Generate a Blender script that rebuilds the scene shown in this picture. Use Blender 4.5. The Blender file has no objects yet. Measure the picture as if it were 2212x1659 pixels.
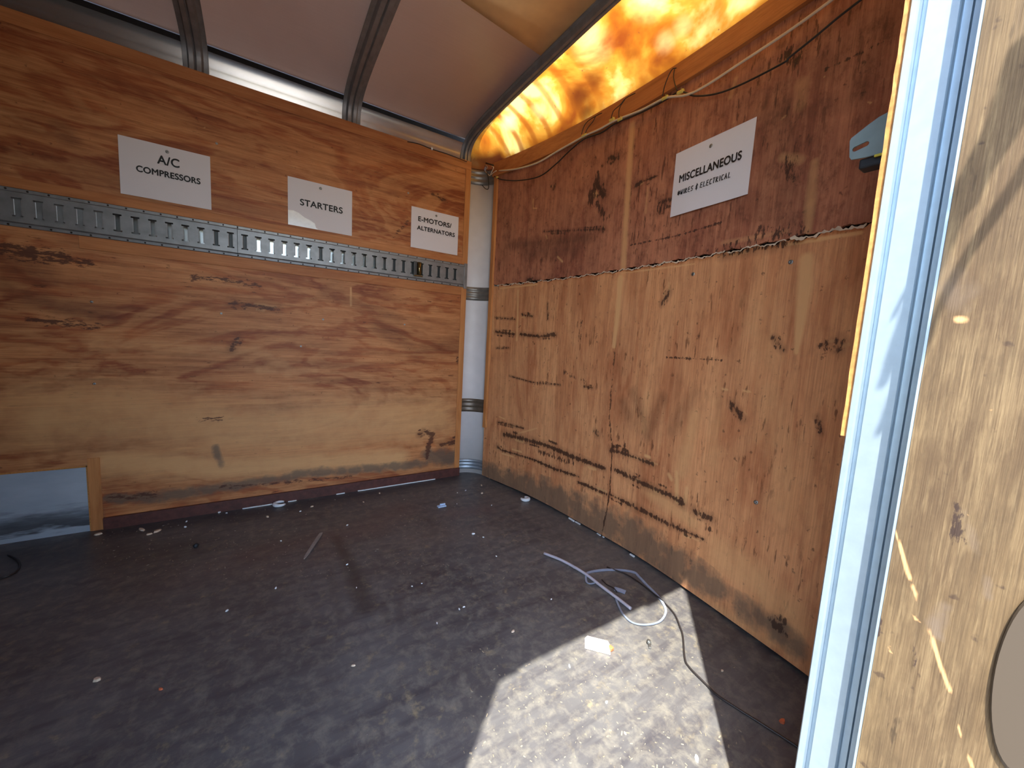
import bpy, math, random
import numpy as np
from mathutils import Vector, Matrix
random.seed(7)
rng = np.random.default_rng(5)
SC = bpy.context.scene
COL = SC.collection

# ------------------------------------------------------------------ camera, sky, sun, exposure
W, H, F = 2212, 1659, 831.427
CAM = (-0.768, -2.1572, 0.8576)
EUL = tuple(math.radians(a) for a in (83.7736, -3.1254, -32.5807))
cd = bpy.data.cameras.new('camera'); cam = bpy.data.objects.new('camera', cd); COL.objects.link(cam)
cam.location = CAM; cam.rotation_euler = EUL
cd.sensor_width = 36; cd.lens = F / W * 36; cd.clip_start = 0.01
SC.camera = cam

wd = bpy.data.worlds.new('sky'); SC.world = wd; wd.use_nodes = True
wn = wd.node_tree; bg = wn.nodes['Background']
sky = wn.nodes.new('ShaderNodeTexSky'); sky.sky_type = 'NISHITA'; sky.sun_disc = False
SUN_AZ = math.atan2(-0.654, -0.757)            # towards the sun, in the ground plane
SUN_EL = math.radians(61.7)
sky.sun_elevation = SUN_EL
sky.sun_rotation = math.pi / 2 - SUN_AZ
wn.links.new(sky.outputs[0], bg.inputs[0]); bg.inputs[1].default_value = 1.15

sl = bpy.data.lights.new('sun', 'SUN'); sun = bpy.data.objects.new('sun', sl); COL.objects.link(sun)
sl.energy = 16.0; sl.angle = math.radians(0.55); sl.color = (1.0, 0.95, 0.86)
sd = Vector((math.cos(SUN_AZ) * math.cos(SUN_EL), math.sin(SUN_AZ) * math.cos(SUN_EL), math.sin(SUN_EL)))
sun.rotation_euler = sd.to_track_quat('Z', 'Y').to_euler(); sun.location = sd * 6

SC.view_settings.view_transform = 'Standard'; SC.view_settings.look = 'None'
SC.view_settings.gamma = 1; SC.view_settings.use_curve_mapping = False
SC.view_settings.exposure = 0.26
SC.cycles.use_denoising = True
SC.cycles.max_bounces = 12; SC.cycles.diffuse_bounces = 8
SC.cycles.sample_clamp_indirect = 10

# ------------------------------------------------------------------ where a ray of the photograph meets a surface of the place
Rm = np.array(Matrix.Rotation(0, 3, 'X').to_3x3())
from mathutils import Euler
Rm = np.array(Euler(EUL).to_matrix())
C0 = np.array(CAM)
def ray(u, v): return Rm @ np.array([(u - W / 2) / F, -(v - H / 2) / F, -1.0])
def atz(u, v, z=0.0):
    d = ray(u, v); return C0 + d * (z - C0[2]) / d[2]
def aty(u, v, y=0.0):
    d = ray(u, v); return C0 + d * (y - C0[1]) / d[1]
def atx(u, v, x):
    d = ray(u, v); return C0 + d * (x - C0[0]) / d[0]
def fx(y): return 0.51 - 0.125 * (np.asarray(y) + 1.1) ** 2      # plan curve of the bowed front wall
def atf(u, v, off=0.0):
    x = 0.48
    for _ in range(12):
        p = atx(u, v, x); x = float(fx(p[1])) - off
    return atx(u, v, x)

# ------------------------------------------------------------------ object helpers
def tag(o, label=None, cat=None, group=None, kind=None):
    if label: o['label'] = label
    if cat: o['category'] = cat
    if group: o['group'] = group
    if kind: o['kind'] = kind
    return o
def origin_of(p):
    v = Vector((0, 0, 0))
    while p: v += p.location; p = p.parent
    return v
def mk(name, V, Fc, mat, parent=None, origin=None, smooth=False):
    """one mesh object; V in world coordinates"""
    base = origin_of(parent)
    o0 = Vector(origin) if origin is not None else base
    me = bpy.data.meshes.new(name)
    me.from_pydata([tuple(Vector(v) - o0) for v in V], [], [tuple(f) for f in Fc]); me.update()
    if smooth: me.polygons.foreach_set('use_smooth', [True] * len(me.polygons))
    if mat: me.materials.append(mat)
    o = bpy.data.objects.new(name, me); COL.objects.link(o)
    o.location = o0 - base
    if parent: o.parent = parent
    return o
def empty(name, loc, label=None, cat=None, group=None, kind=None):
    o = bpy.data.objects.new(name, None); COL.objects.link(o); o.location = loc
    o.empty_display_size = 0.05
    return tag(o, label, cat, group, kind)
def copy_tree(o, parent=None):
    c = o.copy(); COL.objects.link(c); c.parent = parent
    for ch in [k for k in o.children]: copy_tree(ch, c)
    return c
def bevel(o, w=0.001, n=2):
    m = o.modifiers.new('bevel', 'BEVEL'); m.width = w; m.segments = n; m.limit_method = 'ANGLE'; return o

class MB:
    def __init__(s): s.V = []; s.F = []
    def add(s, V, F):
        n = len(s.V); s.V += [tuple(v) for v in V]; s.F += [tuple(i + n for i in f) for f in F]; return s
    def box(s, x0, x1, y0, y1, z0, z1):
        V = [(x, y, z) for x in (x0, x1) for y in (y0, y1) for z in (z0, z1)]
        return s.add(V, [(0, 1, 3, 2), (4, 6, 7, 5), (0, 4, 5, 1), (2, 3, 7, 6), (0, 2, 6, 4), (1, 5, 7, 3)])
    def obox(s, c, ax, ay, az, hx, hy, hz):
        c, ax, ay, az = [np.array(k, float) for k in (c, ax, ay, az)]
        V = [c + ax * i * hx + ay * j * hy + az * k * hz for i in (-1, 1) for j in (-1, 1) for k in (-1, 1)]
        return s.add(V, [(0, 1, 3, 2), (4, 6, 7, 5), (0, 4, 5, 1), (2, 3, 7, 6), (0, 2, 6, 4), (1, 5, 7, 3)])
    def tube(s, P, r, n=8, cap=True):
        P = [np.array(p, float) for p in P]; R = r if hasattr(r, '__len__') else [r] * len(P)
        up = np.array([0.31, 0.17, 0.93]); V = []
        for i, p in enumerate(P):
            t = P[min(i + 1, len(P) - 1)] - P[max(i - 1, 0)]; t = t / (np.linalg.norm(t) + 1e-12)
            a = np.cross(t, up); a /= np.linalg.norm(a) + 1e-12; b = np.cross(t, a)
            V += [p + R[i] * (a * math.cos(2 * math.pi * k / n) + b * math.sin(2 * math.pi * k / n)) for k in range(n)]
        Fc = [(i * n + k, i * n + (k + 1) % n, (i + 1) * n + (k + 1) % n, (i + 1) * n + k) for i in range(len(P) - 1) for k in range(n)]
        if cap: Fc += [tuple(range(n - 1, -1, -1)), tuple((len(P) - 1) * n + k for k in range(n))]
        return s.add(V, Fc)
    def sweep(s, rings, close=False, caps=True):
        n = len(rings[0]); V = [p for r in rings for p in r]; m = n if close else n - 1
        Fc = [(i * n + k, i * n + (k + 1) % n, (i + 1) * n + (k + 1) % n, (i + 1) * n + k) for i in range(len(rings) - 1) for k in range(m)]
        if caps and close: Fc += [tuple(range(n)), tuple((len(rings) - 1) * n + k for k in range(n - 1, -1, -1))]
        return s.add(V, Fc)
    def obj(s, name, mat, parent=None, origin=None, smooth=False): return mk(name, s.V, s.F, mat, parent, origin, smooth)
def spline(P, n=8):
    P = [np.array(p, float) for p in P]
    if len(P) < 3: return P
    Q = [2 * P[0] - P[1]] + P + [2 * P[-1] - P[-2]]; out = []
    for i in range(1, len(Q) - 2):
        a, b, c, d = Q[i - 1:i + 3]
        for k in range(n):
            t = k / n; out.append(0.5 * (2 * b + (c - a) * t + (2 * a - 5 * b + 4 * c - d) * t * t + (3 * b - a - 3 * c + d) * t ** 3))
    out.append(P[-1]); return out

# ------------------------------------------------------------------ material helpers
def S(r, g, b):
    f = lambda c: ((c / 255 + 0.055) / 1.055) ** 2.4 if c > 10 else c / 255 / 12.92
    return (f(r), f(g), f(b), 1)
class NT:
    def __init__(s, name):
        s.m = bpy.data.materials.new(name); s.m.use_nodes = True; s.t = s.m.node_tree; s.n = s.t.nodes
        s.b = s.n['Principled BSDF']; s.out = s.n['Material Output']; s.tc = None
    def lk(s, a, b): s.t.links.new(a, b)
    def pos(s):
        if not s.tc: s.tc = s.n.new('ShaderNodeTexCoord')
        return s.tc.outputs['Object']
    def mapping(s, scale, loc=(0, 0, 0), src=None, rot=(0, 0, 0)):
        m = s.n.new('ShaderNodeMapping'); m.inputs['Scale'].default_value = scale; m.inputs['Location'].default_value = loc
        m.inputs['Rotation'].default_value = rot
        s.lk(src or s.pos(), m.inputs[0]); return m.outputs[0]
    def noise(s, vec, scale=1, detail=4, rough=0.55, dist=0):
        n = s.n.new('ShaderNodeTexNoise'); s.lk(vec, n.inputs['Vector'])
        n.inputs['Scale'].default_value = scale; n.inputs['Detail'].default_value = detail
        n.inputs['Roughness'].default_value = rough; n.inputs['Distortion'].default_value = dist
        return n.outputs[0]
    def ramp(s, fac, stops, interp='LINEAR'):
        r = s.n.new('ShaderNodeValToRGB'); r.color_ramp.interpolation = interp
        e = r.color_ramp.elements
        while len(e) < len(stops): e.new(0.5)
        for k, (p, c) in enumerate(stops):
            e[k].position = p; e[k].color = c if hasattr(c, '__len__') else (c, c, c, 1)
        s.lk(fac, r.inputs[0]); return r.outputs[0]
    def math(s, op, a, b=None, clamp=False):
        m = s.n.new('ShaderNodeMath'); m.operation = op; m.use_clamp = clamp
        for i, v in enumerate((a, b)):
            if v is None: continue
            if isinstance(v, (int, float)): m.inputs[i].default_value = v
            else: s.lk(v, m.inputs[i])
        return m.outputs[0]
    def mix(s, fac, a, b, mode='MIX'):
        m = s.n.new('ShaderNodeMix'); m.data_type = 'RGBA'; m.blend_type = mode
        for i, v in ((0, fac), (6, a), (7, b)):
            if isinstance(v, (int, float)): m.inputs[i].default_value = v
            elif isinstance(v, tuple): m.inputs[i].default_value = v
            else: s.lk(v, m.inputs[i])
        return m.outputs[2]
    def attr(s, name):
        a = s.n.new('ShaderNodeAttribute'); a.attribute_name = name
        sp = s.n.new('ShaderNodeSeparateColor'); s.lk(a.outputs['Color'], sp.inputs[0]); return list(sp.outputs) + [a.outputs['Alpha']]
    def bump(s, h, strength=0.3, dist=0.002):
        b = s.n.new('ShaderNodeBump'); b.inputs['Strength'].default_value = strength; b.inputs['Distance'].default_value = dist
        s.lk(h, b.inputs['Height']); s.lk(b.outputs[0], s.b.inputs['Normal'])
    def set(s, **k):
        for a, v in k.items():
            i = s.b.inputs[a.replace('_', ' ')]
            if isinstance(v, (int, float, tuple)): i.default_value = v
            else: s.lk(v, i)
        return s
def plain(name, col, rough=0.6, metal=0.0, var=0.15, scale=30, spec=0.5):
    t = NT(name); n = t.noise(t.mapping((scale,) * 3), 1, 3)
    dark = tuple(c * (1 - var) for c in col[:3]) + (1,); lite = tuple(min(1, c * (1 + var)) for c in col[:3]) + (1,)
    t.set(Base_Color=t.ramp(n, [(0.3, dark), (0.7, lite)]), Roughness=rough, Metallic=metal, Specular_IOR_Level=spec)
    return t.m

def wood(name, grain, lite, mid, dark, worn=True, wobble=1.0, freq=9.0, pale=S(206, 160, 108), blackc=S(40, 26, 22), dirt=S(98, 84, 70), contrast=1.0, fibre=0.35, rough=0.55, chips=0.62, streak=0.45, mottle=0.0, fs=1.0):
    """grain: 'x','y','z' direction of the fibres in object space"""
    t = NT(name); ax = 'xyz'.index(grain)
    def sc(along, across):
        v = [across] * 3; v[ax] = along; return tuple(v)
    warp = t.noise(t.mapping(sc(0.9 * wobble, 3.2)), 1, 5, 0.55, 0.6)
    bands = t.math('FRACT', t.math('MULTIPLY', warp, freq))
    tri = t.ramp(bands, [(0.0, 0.0), (0.30, 0.75), (0.62, 1.0), (0.9, 0.15), (1.0, 0.0)], 'EASE')
    broad = t.noise(t.mapping(sc(1.1, 6.5), (3, 1, 7)), 1, 6, 0.62, 0.4)
    col = t.mix(t.ramp(broad, [(0.36, 0.0), (0.64, 1.0)]), dark, mid)
    col = t.mix(t.math('MULTIPLY', tri, 0.62 * contrast), col, lite)
    fine = t.noise(t.mapping(sc(5 * fs, 260 * fs)), 1, 3, 0.6)
    col = t.mix(t.math('MULTIPLY', t.ramp(fine, [(0.35, 1.0), (0.6, 0.0)]), fibre), col, tuple(c * 0.55 for c in dark[:3]) + (1,))
    fine2 = t.noise(t.mapping(sc(9 * fs, 120 * fs), (5, 5, 5)), 1, 3, 0.6)
    col = t.mix(t.math('MULTIPLY', t.ramp(fine2, [(0.5, 0.0), (0.72, 1.0)]), fibre * 0.8), col, lite)
    mid_ = t.noise(t.mapping(sc(2.6 * fs, 34 * fs), (2, 6, 3)), 1, 6, 0.68, 0.5)
    col = t.mix(t.math('MULTIPLY', t.ramp(mid_, [(0.50, 0.0), (0.70, 1.0)]), streak), col, tuple(c * 0.62 for c in dark[:3]) + (1,))
    col = t.mix(t.math('MULTIPLY', t.ramp(mid_, [(0.30, 1.0), (0.46, 0.0)]), streak * 0.8), col, lite)
    if mottle:
        mo = t.noise(t.mapping(sc(18, 30), (7, 3, 3)), 1, 7, 0.75)
        col = t.mix(t.math('MULTIPLY', t.ramp(mo, [(0.50, 0.0), (0.66, 1.0)]), mottle), col, tuple(c * 0.40 for c in dark[:3]) + (1,))
        col = t.mix(t.math('MULTIPLY', t.ramp(mo, [(0.32, 1.0), (0.45, 0.0)]), mottle * 0.5), col, lite)
    h = fine
    if worn:
        ck = t.noise(t.mapping(sc(14, 75), (9, 2, 4)), 1, 4, 0.6)
        ckm = t.noise(t.mapping((3.2,) * 3, (1, 8, 4)), 1, 3)
        crack = t.math('MULTIPLY', t.ramp(ck, [(chips, 0.0), (chips + 0.05, 1.0)]), t.ramp(ckm, [(0.45, 0.0), (0.6, 1.0)]))
        col = t.mix(t.math('MULTIPLY', crack, 0.75), col, tuple(c * 0.30 for c in dark[:3]) + (1,))
        sp = t.noise(t.mapping((45,) * 3, (2, 2, 2)), 1, 3, 0.6)
        col = t.mix(t.math('MULTIPLY', t.ramp(sp, [(0.66, 0.0), (0.72, 1.0)]), 0.6), col, blackc)
        col = t.mix(t.math('MULTIPLY', t.ramp(sp, [(0.24, 1.0), (0.28, 0.0)]), 0.5), col, pale)
        a = t.attr('stain_tone')
        edge = t.noise(t.mapping(sc(26, 85), (6, 6, 1)), 1, 6, 0.72)
        edge2 = t.noise(t.mapping((16,) * 3, (4, 9, 1)), 1, 5, 0.6)
        e = t.math('SUBTRACT', edge, 0.5); e2 = t.math('SUBTRACT', edge2, 0.5)
        def mask(ch, amt, ee, lo_=0.12, hi_=0.75):
            x = t.math('ADD', ch, t.math('MULTIPLY', ee, amt))
            x = t.math('MULTIPLY', x, t.math('GREATER_THAN', ch, 0.01))
            return t.ramp(x, [(lo_, 0.0), (hi_, 1.0)])
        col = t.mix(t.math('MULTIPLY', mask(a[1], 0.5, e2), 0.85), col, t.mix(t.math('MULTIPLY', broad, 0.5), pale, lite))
        tone = t.math('ADD', 0.75, t.math('MULTIPLY', e, 1.6))
        col = t.mix(t.math('MULTIPLY', a[3], tone, True), col, t.mix(0.62, col, blackc))
        col = t.mix(t.math('MULTIPLY', mask(a[2], 2.2, e2), 0.78), col, dirt)
        col = t.mix(t.math('MULTIPLY', mask(a[0], 4.6, e, 0.34, 0.60), 0.88), col, blackc)
        h = t.math('SUBTRACT', fine, t.math('MULTIPLY', a[0], 1.0))
    t.bump(h, 0.35, 0.0012)
    t.set(Base_Color=col, Roughness=rough, Specular_IOR_Level=0.35)
    return t.m

M = {}
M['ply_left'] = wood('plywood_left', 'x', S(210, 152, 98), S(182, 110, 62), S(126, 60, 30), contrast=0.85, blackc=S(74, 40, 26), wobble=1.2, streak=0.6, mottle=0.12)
M['ply_trim'] = wood('plywood_trim', 'x', S(198, 138, 86), S(182, 118, 68), S(160, 96, 52), worn=False, contrast=0.5, fibre=0.25)
M['ply_trim_v'] = wood('plywood_trim_upright', 'z', S(206, 148, 90), S(190, 126, 72), S(170, 106, 58), worn=False, contrast=0.5, fibre=0.25)
M['ply_trim_y'] = wood('plywood_trim_front', 'y', S(190, 128, 74), S(176, 110, 62), S(150, 88, 48), worn=False, contrast=0.5, fibre=0.3)
M['ply_front_up'] = wood('plywood_front_upper', 'z', S(204, 142, 106), S(178, 114, 84), S(134, 78, 60), contrast=0.5, freq=6, chips=0.58, streak=0.35, mottle=0.6, blackc=S(52, 32, 26))
M['ply_front_low'] = wood('plywood_front_lower', 'z', S(232, 174, 122), S(212, 148, 100), S(176, 110, 72), contrast=0.6, freq=7, chips=0.60, streak=0.4, mottle=0.22, blackc=S(58, 36, 26))
M['ply_door'] = wood('plywood_door', 'z', S(134, 114, 82), S(112, 92, 62), S(82, 64, 43), fs=2.6, mottle=0.25, streak=0.55, contrast=0.25, fibre=0.45, wobble=2.5, freq=5, rough=0.8)
M['ply_side'] = wood('plywood_side', 'z', S(178, 122, 84), S(150, 92, 60), S(114, 66, 44), worn=False)
M['ply_edge'] = plain('raw_plywood_edge', S(176, 120, 62), 0.8, var=0.25, scale=150)
M['ply_ceiling'] = plain('ceiling_patch_wood', S(248, 206, 146), 0.6, var=0.12, scale=9)
M['red_base'] = plain('dark_red_strip', S(78, 40, 34), 0.6, var=0.3, scale=40)
M['steel'] = plain('grey_steel', S(136, 136, 136), 0.45, 0.55, var=0.15, scale=25)
M['steel_dark'] = plain('dark_grey_steel', S(70, 72, 72), 0.5, 0.5, var=0.15)
M['alu'] = plain('bright_aluminium', S(168, 186, 198), 0.4, 0.6, var=0.05, scale=60)
M['alu_dull'] = plain('dull_aluminium', S(150, 160, 168), 0.45, 0.7, var=0.08, scale=60)
M['white_skin'] = plain('white_painted_skin', S(205, 200, 200), 0.45, var=0.04, scale=14)
M['galv'] = plain('zinc_skin', S(200, 200, 196), 0.24, 0.9, var=0.06, scale=12)
M['ring'] = plain('grey_ribbed_band', S(120, 116, 110), 0.35, 0.5, var=0.15)
M['brown_ring'] = plain('brown_grey_band', S(104, 92, 80), 0.35, 0.5, var=0.2)
M['paper'] = plain('white_paper', S(212, 207, 209), 0.7, var=0.015, scale=8)
M['tape'] = plain('glossy_tape', S(248, 248, 242), 0.12, var=0.04, scale=60)
M['ink'] = plain('black_ink', S(18, 18, 20), 0.6, var=0.0)
M['screw'] = plain('zinc_screw', S(150, 152, 150), 0.35, 0.9)
M['rust'] = plain('brass_fitting', S(128, 112, 76), 0.22, 0.95, var=0.3)
M['cable_w'] = plain('cream_cable', S(206, 186, 160), 0.5, var=0.05)
M['cable_g'] = plain('pale_grey_tube', S(160, 158, 168), 0.45, var=0.05)
M['cable_k'] = plain('black_wire', S(36, 32, 32), 0.45, var=0.1)
M['tie'] = plain('yellow_tape_tie', S(206, 186, 96), 0.5, var=0.1)
M['clip'] = plain('white_plastic', S(220, 226, 228), 0.4, var=0.04)
M['clip_b'] = plain('pale_blue_plastic', S(170, 196, 226), 0.4, var=0.05)
M['strap'] = plain('pale_blue_strap', S(128, 138, 156), 0.35, var=0.1)
M['sliver'] = plain('weathered_sliver', S(140, 132, 124), 0.8, var=0.2)
M['crumb'] = plain('grey_tan_crumbs', S(132, 122, 104), 0.8, var=0.3)
M['chip'] = plain('pale_wood_chip', S(196, 176, 152), 0.8, var=0.2)
M['wrap'] = plain('white_plug_shell', S(238, 226, 218), 0.5, var=0.05)
M['wrapred'] = plain('orange_plug_end', S(206, 110, 70), 0.5, var=0.1)
M['bracket'] = plain('grey_green_painted_steel', S(134, 152, 152), 0.45, 0.2, var=0.08)
M['rubber'] = plain('black_rubber', S(34, 38, 44), 0.6)
M['yellow'] = plain('yellow_plastic', S(216, 206, 70), 0.5)
M['skin_tan'] = plain('taupe_door_skin', S(70, 60, 48), 0.5, var=0.03, scale=6)
M['seam_dark'] = plain('dark_cavity', S(34, 26, 22), 0.9)
M['ground'] = plain('sunlit_concrete', S(140, 132, 122), 0.9, var=0.1, scale=3)

def ceil_mat():
    t = NT('ceiling_sheet')
    n = t.noise(t.mapping((1.6, 1.0, 1)), 1, 4, 0.5, 0.4); f = t.noise(t.mapping((4, 160, 4)), 1, 2)
    c = t.ramp(n, [(0.3, S(206, 184, 178)), (0.7, S(226, 208, 202))])
    c = t.mix(t.math('MULTIPLY', f, 0.2), c, S(160, 138, 130))
    t.set(Base_Color=c, Roughness=0.38, Specular_IOR_Level=0.5); return t.m
M['ceiling'] = ceil_mat()
def blue_mat():
    t = NT('blue_grey_painted_steel')
    n = t.noise(t.mapping((4, 4, 9)), 1, 6, 0.6)
    c = t.ramp(n, [(0.3, S(140, 152, 164)), (0.7, S(164, 174, 184))])
    z = t.n.new('ShaderNodeSeparateXYZ'); t.lk(t.pos(), z.inputs[0])
    g = t.math('ADD', z.outputs[2], t.math('MULTIPLY', t.math('SUBTRACT', t.noise(t.mapping((9, 9, 60)), 1, 5), 0.5), 0.10))
    band = t.ramp(g, [(0.02, 0.0), (0.04, 0.9), (0.075, 0.75), (0.12, 0.0)])
    c = t.mix(band, c, S(44, 44, 50))
    t.set(Base_Color=c, Roughness=0.5); return t.m
M['blue'] = blue_mat()
def floor_mat():
    t = NT('worn_dark_floor'); a = t.attr('stain_tone')
    n = t.noise(t.mapping((2.2, 2.2, 1)), 1, 6, 0.6, 0.3)
    c = t.ramp(n, [(0.3, S(66, 65, 67)), (0.7, S(94, 94, 94))])
    st = t.noise(t.mapping((3.5, 26, 1), rot=(0, 0, math.radians(-38))), 1, 5, 0.65)
    c = t.mix(t.ramp(st, [(0.46, 0.0), (0.68, 0.6)]), c, S(44, 42, 50))
    d = t.noise(t.mapping((26, 26, 1), (4, 4, 0)), 1, 6, 0.7, 0.3)
    c = t.mix(t.ramp(d, [(0.46, 0.0), (0.78, 0.6)]), c, S(138, 134, 120))
    y = t.noise(t.mapping((30, 30, 1), (1, 7, 0)), 1, 5, 0.65)
    ym = t.noise(t.mapping((5, 5, 1), (8, 3, 0)), 1, 3)
    c = t.mix(t.math('MULTIPLY', t.ramp(y, [(0.56, 0.0), (0.72, 1.0)]), t.ramp(ym, [(0.40, 0.0), (0.65, 0.5)])), c, S(164, 150, 110))
    w = t.noise(t.mapping((190, 190, 1), (3, 3, 0)), 1, 2, 0.5)
    c = t.mix(t.ramp(w, [(0.78, 0.0), (0.84, 0.6)]), c, S(200, 200, 200))
    c = t.mix(t.math('MULTIPLY', t.math('MAXIMUM', a[0], a[3]), 0.6), c, S(34, 30, 32))
    c = t.mix(t.math('MULTIPLY', a[1], 0.8), c, S(124, 114, 104))
    c = t.mix(t.math('MULTIPLY', a[2], 0.8), c, S(84, 52, 52))
    t.bump(d, 0.25, 0.001)
    t.set(Base_Color=c, Roughness=t.ramp(n, [(0.3, 0.36), (0.7, 0.5)]), Specular_IOR_Level=0.6); return t.m
M['floor'] = floor_mat()
def cap_mat():
    t = NT('amber_fibreglass')
    z = t.n.new('ShaderNodeSeparateXYZ'); t.lk(t.pos(), z.inputs[0])
    wob = t.noise(t.mapping((1.5, 1.2, 1.5)), 1, 2)
    yy = t.math('ADD', z.outputs[1], t.math('MULTIPLY', wob, 0.16))
    rib = t.math('SINE', t.math('MULTIPLY', yy, 58.0))
    ribm = t.math('MULTIPLY', t.ramp(rib, [(0.15, 0.0), (1.0, 1.0)], 'EASE'), t.ramp(t.math('MULTIPLY', z.outputs[1], -1.0), [(0.10, 0.0), (0.2, 1.0), (0.62, 0.8), (0.95, 0.25)]))
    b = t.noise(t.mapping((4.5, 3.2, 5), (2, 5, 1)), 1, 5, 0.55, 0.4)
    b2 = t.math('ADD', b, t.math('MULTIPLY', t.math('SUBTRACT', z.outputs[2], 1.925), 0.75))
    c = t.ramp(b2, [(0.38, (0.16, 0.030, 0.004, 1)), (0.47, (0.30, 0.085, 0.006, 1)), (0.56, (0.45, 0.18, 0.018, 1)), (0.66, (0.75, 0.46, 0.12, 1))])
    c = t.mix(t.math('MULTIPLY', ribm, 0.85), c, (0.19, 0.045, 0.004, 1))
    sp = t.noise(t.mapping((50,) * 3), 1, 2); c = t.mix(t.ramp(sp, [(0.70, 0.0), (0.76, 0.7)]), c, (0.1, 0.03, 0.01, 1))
    a = t.attr('stain_tone'); c = t.mix(a[0], c, (0.05, 0.008, 0.003, 1)); c = t.mix(t.math('MULTIPLY', a[1], t.ramp(b, [(0.35, 0.1), (0.6, 1.0)])), c, (0.8, 0.55, 0.2, 1))
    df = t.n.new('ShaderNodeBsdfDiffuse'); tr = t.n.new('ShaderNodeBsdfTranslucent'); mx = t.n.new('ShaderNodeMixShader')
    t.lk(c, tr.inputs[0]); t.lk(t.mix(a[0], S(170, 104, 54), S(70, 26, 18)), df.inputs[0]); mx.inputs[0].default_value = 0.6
    t.lk(df.outputs[0], mx.inputs[1]); t.lk(tr.outputs[0], mx.inputs[2]); t.lk(mx.outputs[0], t.out.inputs[0])
    return t.m
M['cap'] = cap_mat()

# ------------------------------------------------------------------ painted wear and tone: strokes on a fine grid
def dist_poly(S2, P, R):
    best = np.full(len(S2), 9.0)
    for i in range(max(1, len(P) - 1)):
        a = np.array(P[i]); b = np.array(P[min(i + 1, len(P) - 1)]); ra = R[i]; rb = R[min(i + 1, len(P) - 1)]
        ab = b - a; L = ab @ ab + 1e-12; t = np.clip(((S2 - a) @ ab) / L, 0, 1)
        d = np.linalg.norm(S2 - a - t[:, None] * ab, axis=1) / (ra + (rb - ra) * t); best = np.minimum(best, d)
    return best
def paint(o, S2, strokes):
    n = len(S2); A = np.zeros((n, 4), np.float32)
    extra = []
    for ch, P, R, k in strokes:
        Rm_ = max(R) if hasattr(R, '__len__') else R
        if ch == 0 and k >= .6 and .005 <= Rm_ <= .02 and len(P) > 1:
            extra.append((3, P, [q_ * 2.3 for q_ in R] if hasattr(R, '__len__') else R * 2.3, .75))
            for q_ in range(7):
                i = random.randrange(len(P) - 1); t0 = random.random() * .7; t1 = min(1, t0 + random.uniform(.1, .45)); o_ = random.uniform(-1.3, 1.3) * Rm_ * 1.5
                a = np.array(P[i]); b = np.array(P[i + 1]); nn = np.array([-(b - a)[1], (b - a)[0]]); nn = nn / (np.linalg.norm(nn) + 1e-9)
                extra.append((random.choice((0, 0, 3, 1)), [a + (b - a) * t0 + nn * o_, a + (b - a) * t1 + nn * o_], Rm_ * random.uniform(.35, .8), k * .9))
    for ch, P, R, k in list(strokes) + extra:
        R = R if hasattr(R, '__len__') else [R] * len(P)
        if ch == 0 and k <= .6 and max(R) >= .028: ch = 3; k = min(1, k * 1.8); R = [q * 1.25 for q in R]
        m = np.clip(1.25 * (1 - dist_poly(S2, P, R)), 0, 1) ** 0.8 * k
        A[:, ch] = np.maximum(A[:, ch], m)
    at = o.data.color_attributes.new('stain_tone', 'FLOAT_COLOR', 'POINT'); at.data.foreach_set('color', A.ravel())

def grid(name, us, vs, fn, mat, skip=None, parent=None, smooth=False, back=None):
    U, Vv = np.meshgrid(us, vs, indexing='ij'); nu, nv = len(us), len(vs)
    P = fn(U.ravel(), Vv.ravel())
    I = np.arange(nu * nv).reshape(nu, nv)
    f = np.stack([I[:-1, :-1], I[1:, :-1], I[1:, 1:], I[:-1, 1:]], -1).reshape(-1, 4)
    if skip is not None:
        cu = (U[:-1, :-1] + U[1:, :-1]).ravel() / 2; cv = (Vv[:-1, :-1] + Vv[:-1, 1:]).ravel() / 2
        f = f[~skip(cu, cv)]
    me = bpy.data.meshes.new(name); me.from_pydata(P.tolist(), [], f.tolist()); me.update()
    if smooth: me.polygons.foreach_set('use_smooth', [True] * len(me.polygons))
    me.materials.append(mat); o = bpy.data.objects.new(name, me); COL.objects.link(o)
    if parent: o.parent = parent
    return o, np.stack([U.ravel(), Vv.ravel()], 1)

XE = 0.262          # right-hand end of the left lining
XB = -3.6           # rear end of the box
ZT = 1.886          # top of the lining
ZK1, ZK0 = 1.300, 1.168   # E-track band

def L(*pts): return [tuple(aty(u, v)[[0, 2]]) for u, v in pts]
def Fq(*pts): return [tuple(atf(u, v)[[1, 2]]) for u, v in pts]
def G(*pts): return [tuple(atz(u, v)[:2]) for u, v in pts]

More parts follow.
